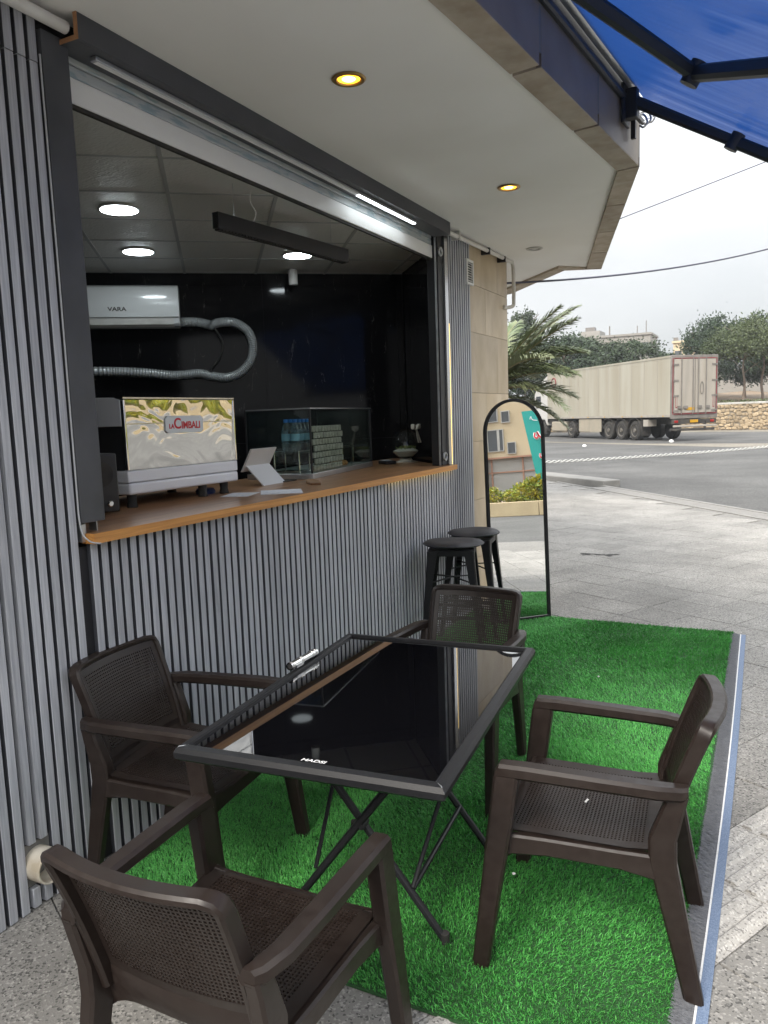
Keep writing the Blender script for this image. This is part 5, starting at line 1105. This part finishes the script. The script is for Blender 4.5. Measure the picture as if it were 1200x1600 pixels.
# ------------------------------------------------------------------ pines
def crown_mesh(seed, kind, n_clump, mtl):
    r = np.random.default_rng(seed); V_ = []
    for k in range(n_clump):
        if kind == 'umbrella':
            a = r.uniform(0, 2*np.pi); rr = np.sqrt(r.uniform(0, 1))*.5; c = np.array([rr*np.cos(a), rr*np.sin(a), .62+.36*r.uniform(0, 1)*(1-(rr/.56)**2)]); s = r.uniform(.07, .13)
        elif kind == 'round':
            d = r.normal(size=3); d /= np.linalg.norm(d); q = r.uniform(.55, 1)**.6; c = d*np.array([.46, .46, .38])*q+np.array([0, 0, .60]); s = r.uniform(.06, .11)
        else:
            z = r.uniform(.18, .98); q = (1-z)**.7*.42+.06; a = r.uniform(0, 2*np.pi); rr = q*np.sqrt(r.uniform(.15, 1)); c = np.array([rr*np.cos(a), rr*np.sin(a), z]); s = r.uniform(.05, .10)
        m_ = 75; p = c+r.normal(size=(m_, 3))*s*np.array([.62, .62, .42]); d = r.normal(size=(m_, 3)); d[:, 2] = d[:, 2]*.6+.3; d /= np.linalg.norm(d, axis=1)[:, None]
        w = np.cross(d, r.normal(size=(m_, 3))); w /= np.linalg.norm(w, axis=1)[:, None]; l = r.uniform(.016, .034, m_)[:, None]; wd_ = l*.36
        V_.append(np.stack([p-w*wd_, p+w*wd_, p+d*l*1.0+w*wd_*.5, p+d*l-w*wd_*.5], 1))
    V_ = np.concatenate(V_).astype(np.float32); n = len(V_); me = bpy.data.meshes.new('crown')
    me.vertices.add(n*4); me.vertices.foreach_set('co', V_.reshape(-1)); me.loops.add(n*4); me.loops.foreach_set('vertex_index', np.arange(n*4, dtype=np.int32)); me.polygons.add(n); me.polygons.foreach_set('loop_start', (np.arange(n)*4).astype(np.int32))
    me.materials.append(MATS[mtl]); me.update(calc_edges=True); return me
def trunk_mesh(seed, top, spread, nl):
    r = random.Random(seed); mb = MB(); pts = [V(.012*math.sin(k*1.3+seed), .012*math.cos(k*1.7+seed), k/8*top) for k in range(9)]
    mb.tube(pts, [.020*(1-.65*k/8) for k in range(9)], 8)
    for k in range(nl):
        z = r.uniform(.45, .97)*top; a = r.uniform(0, 6.28); l = r.uniform(.5, 1)*spread; b = V(0, 0, z)
        mb.tube([b, b+V(math.cos(a)*l*.5, math.sin(a)*l*.5, l*.35), b+V(math.cos(a)*l, math.sin(a)*l, l*.6)], [.007, .005, .002], 5)
    me = bpy.data.meshes.new('trunk'); me.from_pydata(mb.v, [], mb.f); me.materials.append(MATS['bark']); me.update(); return me
CM = {'u1': (crown_mesh(1, 'umbrella', 170, 'pine_leaf'), trunk_mesh(1, .80, .36, 12)), 'u2': (crown_mesh(2, 'umbrella', 150, 'pine_light'), trunk_mesh(2, .80, .36, 12)),
      'r1': (crown_mesh(3, 'round', 150, 'pine_leaf'), trunk_mesh(3, .75, .30, 12)), 'r2': (crown_mesh(4, 'round', 150, 'pine_leaf'), trunk_mesh(4, .75, .30, 12)),
      'c1': (crown_mesh(5, 'cone', 150, 'pine_leaf'), trunk_mesh(5, .9, .24, 14))}
def pine(x, y, z, h, w, kind, label):
    t = thing('pine_tree', label, 'tree', (x, y, z), random.uniform(0, 6), 'pines behind the stone wall'); me, tr = CM[kind]
    for nm, m_ in (('crown', me), ('trunk', tr)):
        o = bpy.data.objects.new(nm, m_); COL.objects.link(o); o.parent = t; o.scale = (w, w, h)
PINES = [(-19.5, 60, 0, 9.3, 8.5, 'r1', 'big dark round pine behind the palm, left end of the row'), (-16.2, 63, .5, 9.2, 6.0, 'c1', 'tall pointed pine rising above the palm frond tips'),
 (-13.6, 66, 1.0, 7.2, 7.0, 'r2', 'dark round pine above the front of the trailer'), (-11.6, 70, 1.6, 6.3, 7.0, 'r1', 'dark pine below the wide grey building'),
 (-8.9, 72, 1.6, 6.2, 6.6, 'r2', 'dark pine at the right end of the wide grey building'), (-6.4, 74, 1.8, 4.6, 5.6, 'c1', 'small pine in the dip between the two buildings'),
 (-5.2, 80, 2.0, 4.2, 6.0, 'r1', 'dark round pine just above the rear end of the trailer roof'), (-3.6, 72, 1.8, 4.3, 5.0, 'r2', 'dark pine below the small building with the brick top'),
 (-1.9, 68, 1.8, 7.0, 4.6, 'u1', 'tall dark umbrella pine directly right of the trailer doors'), (.1, 76, 2, 7.0, 5.6, 'r2', 'dark umbrella pine standing back between the two tall ones'),
 (.35, 64, 1.7, 6.2, 5.2, 'u2', 'pale green umbrella pine with bare trunks near the right edge'), (1.6, 66, 1.8, 6.6, 5.6, 'u2', 'pale green umbrella pine cut by the right edge'),
 (2.6, 76, 1.8, 8.0, 7, 'r1', 'dark umbrella pine at the far right edge of the view'), (-24, 66, 1, 9.5, 9, 'r2', 'dark round pine hidden behind the pillar'), (-15, 78, 2, 7, 8, 'r2', 'dark round pine deep behind the trailer front')]
for a in PINES: pine(*a)
struct(MB().obox(V(-2, 92, 3.6), V(14, -2.2, 0), V(.1, .3, 0), V(0, 0, 1.9)).build('wall_far', 'far_wall', smooth=0), 'pale grey wall glimpsed between the pine trunks')

# ------------------------------------------------------------------ buildings on the skyline
def block(name, label, c, w, dpt, z0, z1, m_, rows, cols, extras=()):
    t = thing(name, label, 'building', c); x, y, _ = c
    b = MB().box((x-w/2, y, z0), (x+w/2, y+dpt, z1)).build('wall', m_, t, smooth=0); MB().box((x-w/2-.2, y-.25, z1), (x+w/2+.2, y+dpt, z1+.35)).build('roof_parapet', m_, t, smooth=0)
    for r in range(rows):
        for q in range(cols):
            wx = x-w/2+w*(q+.5)/cols; wz = z1-1.9-r*2.9; o = MB().box((wx-.55, y-.06, wz-.6), (wx+.55, y+.02, wz+.6)).build('window', 'window_dark', t, smooth=0)
    for nm, bx_, mm in extras: MB().box(*bx_).build(nm, mm, t, smooth=0)
    return t
block('apartment_block', 'wide grey apartment block on the skyline left of centre', (-21.0, 140, 0), 9.0, 9, 3, 14.2, 'far_wall', 3, 5,
      (('stair_tower', ((-28.6, 141, 10), (-25.2, 146, 15.6), ), 'far_wall'), ('water_tank', ((-27.8, 141.5, 15.6), (-26.2, 143, 16.3)), 'frame_grey'), ('mast', ((-17.35, 140.5, 14.5), (-17.2, 140.65, 16.6)), 'frame_grey'), ('mast', ((-18.9, 141, 14.5), (-18.75, 141.15, 15.9)), 'frame_grey'), ('aerial', ((-23.6, 141, 14.5), (-23.4, 141.2, 16.2)), 'frame_grey')))
block('apartment_block', 'small pale building with a red brick rooftop near the trailer roof', (-10.4, 140, 0), 4.8, 7, 3, 12.4, 'stone_wall_beige', 3, 3,
      (('brick_rooftop', ((-10.0, 141, 12.7), (-7.9, 144, 14.0)), 'far_brick'), ('side_wing', ((-14.6, 139.5, 3), (-12.82, 146, 10.3)), 'stone_wall_beige'), ('roof_tower', ((-12.9, 141, 12.7), (-12.2, 142, 13.4)), 'frame_grey')))

# ------------------------------------------------------------------ palm
def frond_mesh(L, droop, seed, lift):
    r = random.Random(seed); mb = MB(); pts = []
    for k in range(21):
        q = k/20; pts.append(V(0, L*(q-.10*q*q*droop), L*(lift*q-droop*q*q)))
    mb.tube(pts, [.022*(1-.85*k/20)+.002 for k in range(21)], 6); rib = (list(mb.v), list(mb.f)); lf = MB()
    for k in range(3, 100):
        q = k/100; f = q*20; i = min(int(f), 19); p = pts[i].lerp(pts[i+1], f-i); tg = (pts[i+1]-pts[i]).normalized()
        ll = L*.27*math.sin(math.pi*min(1, .12+q*.86))**.7+.05
        for s in (-1, 1):
            side = V(1, 0, 0)*s; up = side.cross(tg)*s; d = (tg*.72+side*.62+V(0, 0, 1)*r.uniform(.05, .35)).normalized(); e = p+d*ll*.55; tip = p+d*ll+V(0, 0, -ll*r.uniform(.05, .3)); w = tg*.014
            lf.add([p-w, p+w, e+w*1.1, e-w*1.1, tip], [(0, 1, 2, 3), (3, 2, 4)])
    return rib, lf
PC = V(-2.75, 14.0, 1.95); t = thing('palm_tree', 'young palm with arching grey-green fronds beside the pillar', 'palm', (PC.x, PC.y, 0))
MB().tube([V(PC.x, PC.y, -.02), V(PC.x+.02, PC.y, 1.0), V(PC.x, PC.y, 1.95)], [.24, .19, .17], 14).build('trunk', 'bark', t)
FR = [(82, 2.45, .60, .95), (60, 2.3, .45, .42), (97, 2.3, .30, .95), (70, 2.25, .42, 1.25), (120, 2.3, .5, .8), (160, 2.4, .6, .8), (200, 2.3, .5, .9), (240, 2.3, .55, .6), (285, 2.2, .6, .8), (330, 2.3, .5, .9), (20, 2.3, .55, .75), (100, 2.2, .65, .5), (45, 2.3, .30, 1.1), (75, 2.0, .5, .15), (10, 2.0, .4, 1.3), (180, 2.1, .4, 1.3), (270, 2.1, .4, 1.3), (88, 2.3, .55, .72), (76, 2.4, .38, .75), (66, 2.2, .6, .8), (105, 2.3, .45, .6), (90, 1.9, .35, 1.3)]
for k, (a, L_, dr_, li) in enumerate(FR):
    rib, lf = frond_mesh(L_*.86, dr_, k, li); Rm = Matrix.Translation(PC) @ Matrix.Rotation(rad(-a), 4, 'Z')
    mb = MB(); mb.v = [tuple(Rm @ Vector(p)) for p in rib[0]]; mb.f = rib[1]; rb = mb.build('frond', 'palm_rib', t)
    mb = MB(); mb.v = [tuple(Rm @ Vector(p)) for p in lf.v]; mb.f = lf.f; mb.build('leaflets', 'palm_leaf', rb, smooth=0)['kind'] = 'stuff'

# ------------------------------------------------------------------ overhead wires
def wire(a, b, r, sag, label):
    a, b = Vector(a), Vector(b); pts = []
    for k in range(33): q = k/32; p = a.lerp(b, q); p.z -= sag*4*q*(1-q); pts.append(p)
    tag(MB().tube(pts, r, 6).build('overhead_wire', 'cable_grey'), label, 'wire', 'overhead wires')
wire((-.05, 7.13, 2.86), (3.6, 16.2, 4.85), .011, .22, 'thick dark cable sweeping from the pillar across the sky')
wire((-12, 27.0, 5.6), (26, 34.5, 17.5), .016, .3, 'thin wire in the sky, lowest one behind the canopy corner'); wire((-14, 27.2, 8.3), (26, 33, 19.6), .013, .3, 'thin wire in the sky, middle one behind the canopy corner'); wire((-14, 27.2, 8.9), (26, 33, 20.3), .013, .3, 'thin wire in the sky, topmost one behind the canopy corner')

# ------------------------------------------------------------------ across the side road, seen in the mirror
t = thing('planter_wall', 'low yellowish stone planter wall reflected in the mirror', 'planter', (22, 4, 0))
for k in range(20): MB().box((22, -18+k*3.0, -.06), (22.35, -18+k*3.0+2.985, .47)).build('planter_stone', 'kerb_yellow', t, bevel=.02)
struct(MB().box((22.36, -18, -.06), (44, 42, .38)).build('planter_soil', 'soil', smooth=0), 'planted earth behind the planter wall')
def bush_mesh(seed, sz):
    r = np.random.default_rng(seed); n = 900; d = r.normal(size=(n, 3)); d /= np.linalg.norm(d, axis=1)[:, None]; p = d*(r.uniform(.2, 1, n)**.5)[:, None]*np.array([.5, .5, .45]); p[:, 2] += .45
    dd_ = d*.5+r.normal(size=(n, 3))*.5; dd_ /= np.linalg.norm(dd_, axis=1)[:, None]; w = np.cross(dd_, r.normal(size=(n, 3))); w /= np.linalg.norm(w, axis=1)[:, None]; l = .13
    v = np.stack([p, p+dd_*l*.5+w*.035, p+dd_*l, p+dd_*l*.5-w*.035], 1).astype(np.float32)
    me = bpy.data.meshes.new('foliage'); me.vertices.add(n*4); me.vertices.foreach_set('co', v.reshape(-1)); me.loops.add(n*4); me.loops.foreach_set('vertex_index', np.arange(n*4, dtype=np.int32)); me.polygons.add(n); me.polygons.foreach_set('loop_start', (np.arange(n)*4).astype(np.int32)); me.materials.append(MATS['bush_leaf']); me.update(calc_edges=True); return me
BM = [bush_mesh(k, 1) for k in range(3)]; r_ = random.Random(2)
stem = MB(); 
for k in range(5): stem.tube([V(0, 0, 0), V(.1*math.cos(k), .1*math.sin(k), .3), V(.22*math.cos(k*1.3), .22*math.sin(k*1.3), .6)], [.02, .014, .006], 5)
stm = bpy.data.meshes.new('stem'); stm.from_pydata(stem.v, [], stem.f); stm.materials.append(MATS['bark']); stm.update()
spots = [(22.75, -2.0, .75), (22.8, -1.3, .62), (22.75, -.75, .9), (23.0, -.25, 1.15), (23.4, .2, 1.4), (23.1, .9, 1.2), (23, -3, .8)]
BL = ['second small', 'third small', 'fourth, middling', 'fifth, larger', 'tallest', 'large rightmost', 'small leftmost']
for k, (x, y, s) in enumerate(spots):
    b = thing('yellow_bush', BL[k]+' yellow-green bush above the planter wall, seen in the mirror', 'bush', (x, y, .38), r_.uniform(0, 6), 'bushes along the planter wall')
    for nm, me in (('foliage', BM[k % 3]), ('stem', stm)):
        o = bpy.data.objects.new(nm, me); COL.objects.link(o); o.parent = b; o.scale = (s*1.05, s*1.05, s)
hv = []; hf = 0
for y in np.arange(1.9, 39, .8):
    me = BM[int(y*7) % 3]; n = len(me.vertices); co = np.empty(n*3, np.float32); me.vertices.foreach_get('co', co); s = r_.uniform(1.0, 1.7)
    hv.append(co.reshape(-1, 3)*s+np.array([r_.uniform(22.9, 24.2), y, .38], np.float32))
hv = np.concatenate(hv); n = len(hv)//4; me = bpy.data.meshes.new('foliage'); me.vertices.add(n*4); me.vertices.foreach_set('co', hv.astype(np.float32).reshape(-1)); me.loops.add(n*4); me.loops.foreach_set('vertex_index', np.arange(n*4, dtype=np.int32)); me.polygons.add(n); me.polygons.foreach_set('loop_start', (np.arange(n)*4).astype(np.int32)); me.materials.append(MATS['bush_leaf']); me.update(calc_edges=True)
tag(link('yellow_hedge', me, None, smooth=0), 'long yellow-green hedge behind the planter wall, reflected in the coffee machine', 'hedge')
# beige house with square windows
t = thing('beige_house', 'beige stone house with square windows reflected in the mirror', 'house', (45, -6, 0))
MB().box((45, -26, -.06), (56, 60, 3.0)).build('ground_storey', 'grey_panel', t, smooth=0); up = MB().box((44.8, -26, 3.0), (56, 60, 10)).build('upper_storey', 'stone_wall_beige', t, smooth=0)
MB().box((44.7, -26, 2.95), (44.98, 60, 3.06)).build('band_course', 'rust_frame', t, smooth=0)
for y in np.arange(-9.5, 58, 2.2): MB().box((44.9, y-.05, 0), (44.99, y+.05, 2.95)).build('panel_post', 'rust_frame', t, smooth=0)
MB().box((44.92, -26, 1.98), (44.995, 60, 2.06)).build('panel_rail', 'rust_frame', t, smooth=0)
MB().box((44.45, -10.9, -.06), (44.9, -9.75, 10)).build('corner_pier', 'stone_wall_beige', t, smooth=0)
wins = [(-8.26, 5.75, .5, .7), (-9.05, 4.2, 1.05, 1.4), (-7.94, 3.62, .5, .7), (-9.2, 6.1, .7, 1.2)]+[(y, z, 1.0, 1.2) for y in np.arange(-3, 56, 3.2) for z in (4.4, 7.6)]
for y, z, w, h in wins:
    wdw = MB().box((44.72, y-w/2, z-h/2), (44.803, y+w/2, z+h/2)).build('window', 'window_dark', t, smooth=0)
    fr_ = MB(); e = .05
    for a in ((y-w/2-e, z-h/2-e, y-w/2, z+h/2+e), (y+w/2, z-h/2-e, y+w/2+e, z+h/2+e), (y-w/2, z-h/2-e, y+w/2, z-h/2), (y-w/2, z+h/2, y+w/2, z+h/2+e)): fr_.box((44.68, a[0], a[1]), (44.80, a[2], a[3]))
    if w > .9: fr_.box((44.69, y+w*.12, z-h/2), (44.715, y+w*.28, z+h/2))
    fr_.build('frame', 'coping', wdw, smooth=0)
# teal banner sign with red lettering
t = thing('teal_banner', 'leaning teal banner sign with red script reflected in the mirror', 'sign', (23.0, -.2, .4))
sg = MB(); q = [(-.72, 3.85), (.25, 3.85), (.55, .62), (-.16, .62)]
sg.loft([[V(22.95, y, z) for y, z in q], [V(23.02, y, z) for y, z in q]]); sg = sg.build('sign_board', 'teal', t, smooth=0)
MB().tube([V(22.99, .2, .38), V(22.99, .2, .63)], .04, 8).build('sign_foot', 'frame_grey', t)
def script(cy, cz, s, pts, name='script'):
    P = smoothpath([V(22.93, cy+y*s, cz+z*s) for y, z in pts], 5)
    MB().tube([p+V(.012, 0, 0) for p in P], .075*s*1.9, 6).build('script_outline', 'print_white', sg); MB().tube([p-V(.03*s*2, 0, 0) for p in P], .075*s*1.1, 6).build(name, 'sign_red', sg)
script(-.02, 2.82, .42, [(-.5, .45), (-.55, .1), (-.35, -.05), (-.2, .25), (-.35, .5), (-.1, .1), (.1, -.05), (.3, .2), (.4, -.1), (.2, -.45), (.0, -.4)])
script(.06, 2.12, .34, [(-.4, .3), (-.45, .0), (-.25, -.2), (.1, -.15), (.4, .1)]); script(.22, 1.45, .32, [(-.2, .3), (-.4, .0), (-.2, -.35), (.15, -.3)])
MB().tube(smoothpath([V(22.93, -.40, 3.52), V(22.93, -.36, 3.62), V(22.93, -.30, 3.5), V(22.93, -.12, 3.46)], 5), .014, 5).build('script', 'print_white', sg)

# ------------------------------------------------------------------ thin haze
hz = bpy.data.materials.new('haze'); hz.use_nodes = True; N = hz.node_tree.nodes; N.remove(N['Principled BSDF']); pv = N.new('ShaderNodeVolumePrincipled')
pv.inputs['Color'].default_value = (.92, .95, 1, 1); pv.inputs['Density'].default_value = .00065; pv.inputs['Anisotropy'].default_value = .2
hz.node_tree.links.new(pv.outputs[0], N['Material Output'].inputs['Volume']); MATS['haze'] = hz
o = MB().box((-90, -60, -1.1), (90, 165, 24)).build('haze', 'haze', smooth=0); o['kind'] = 'stuff'
sc.cycles.volume_bounces = 0
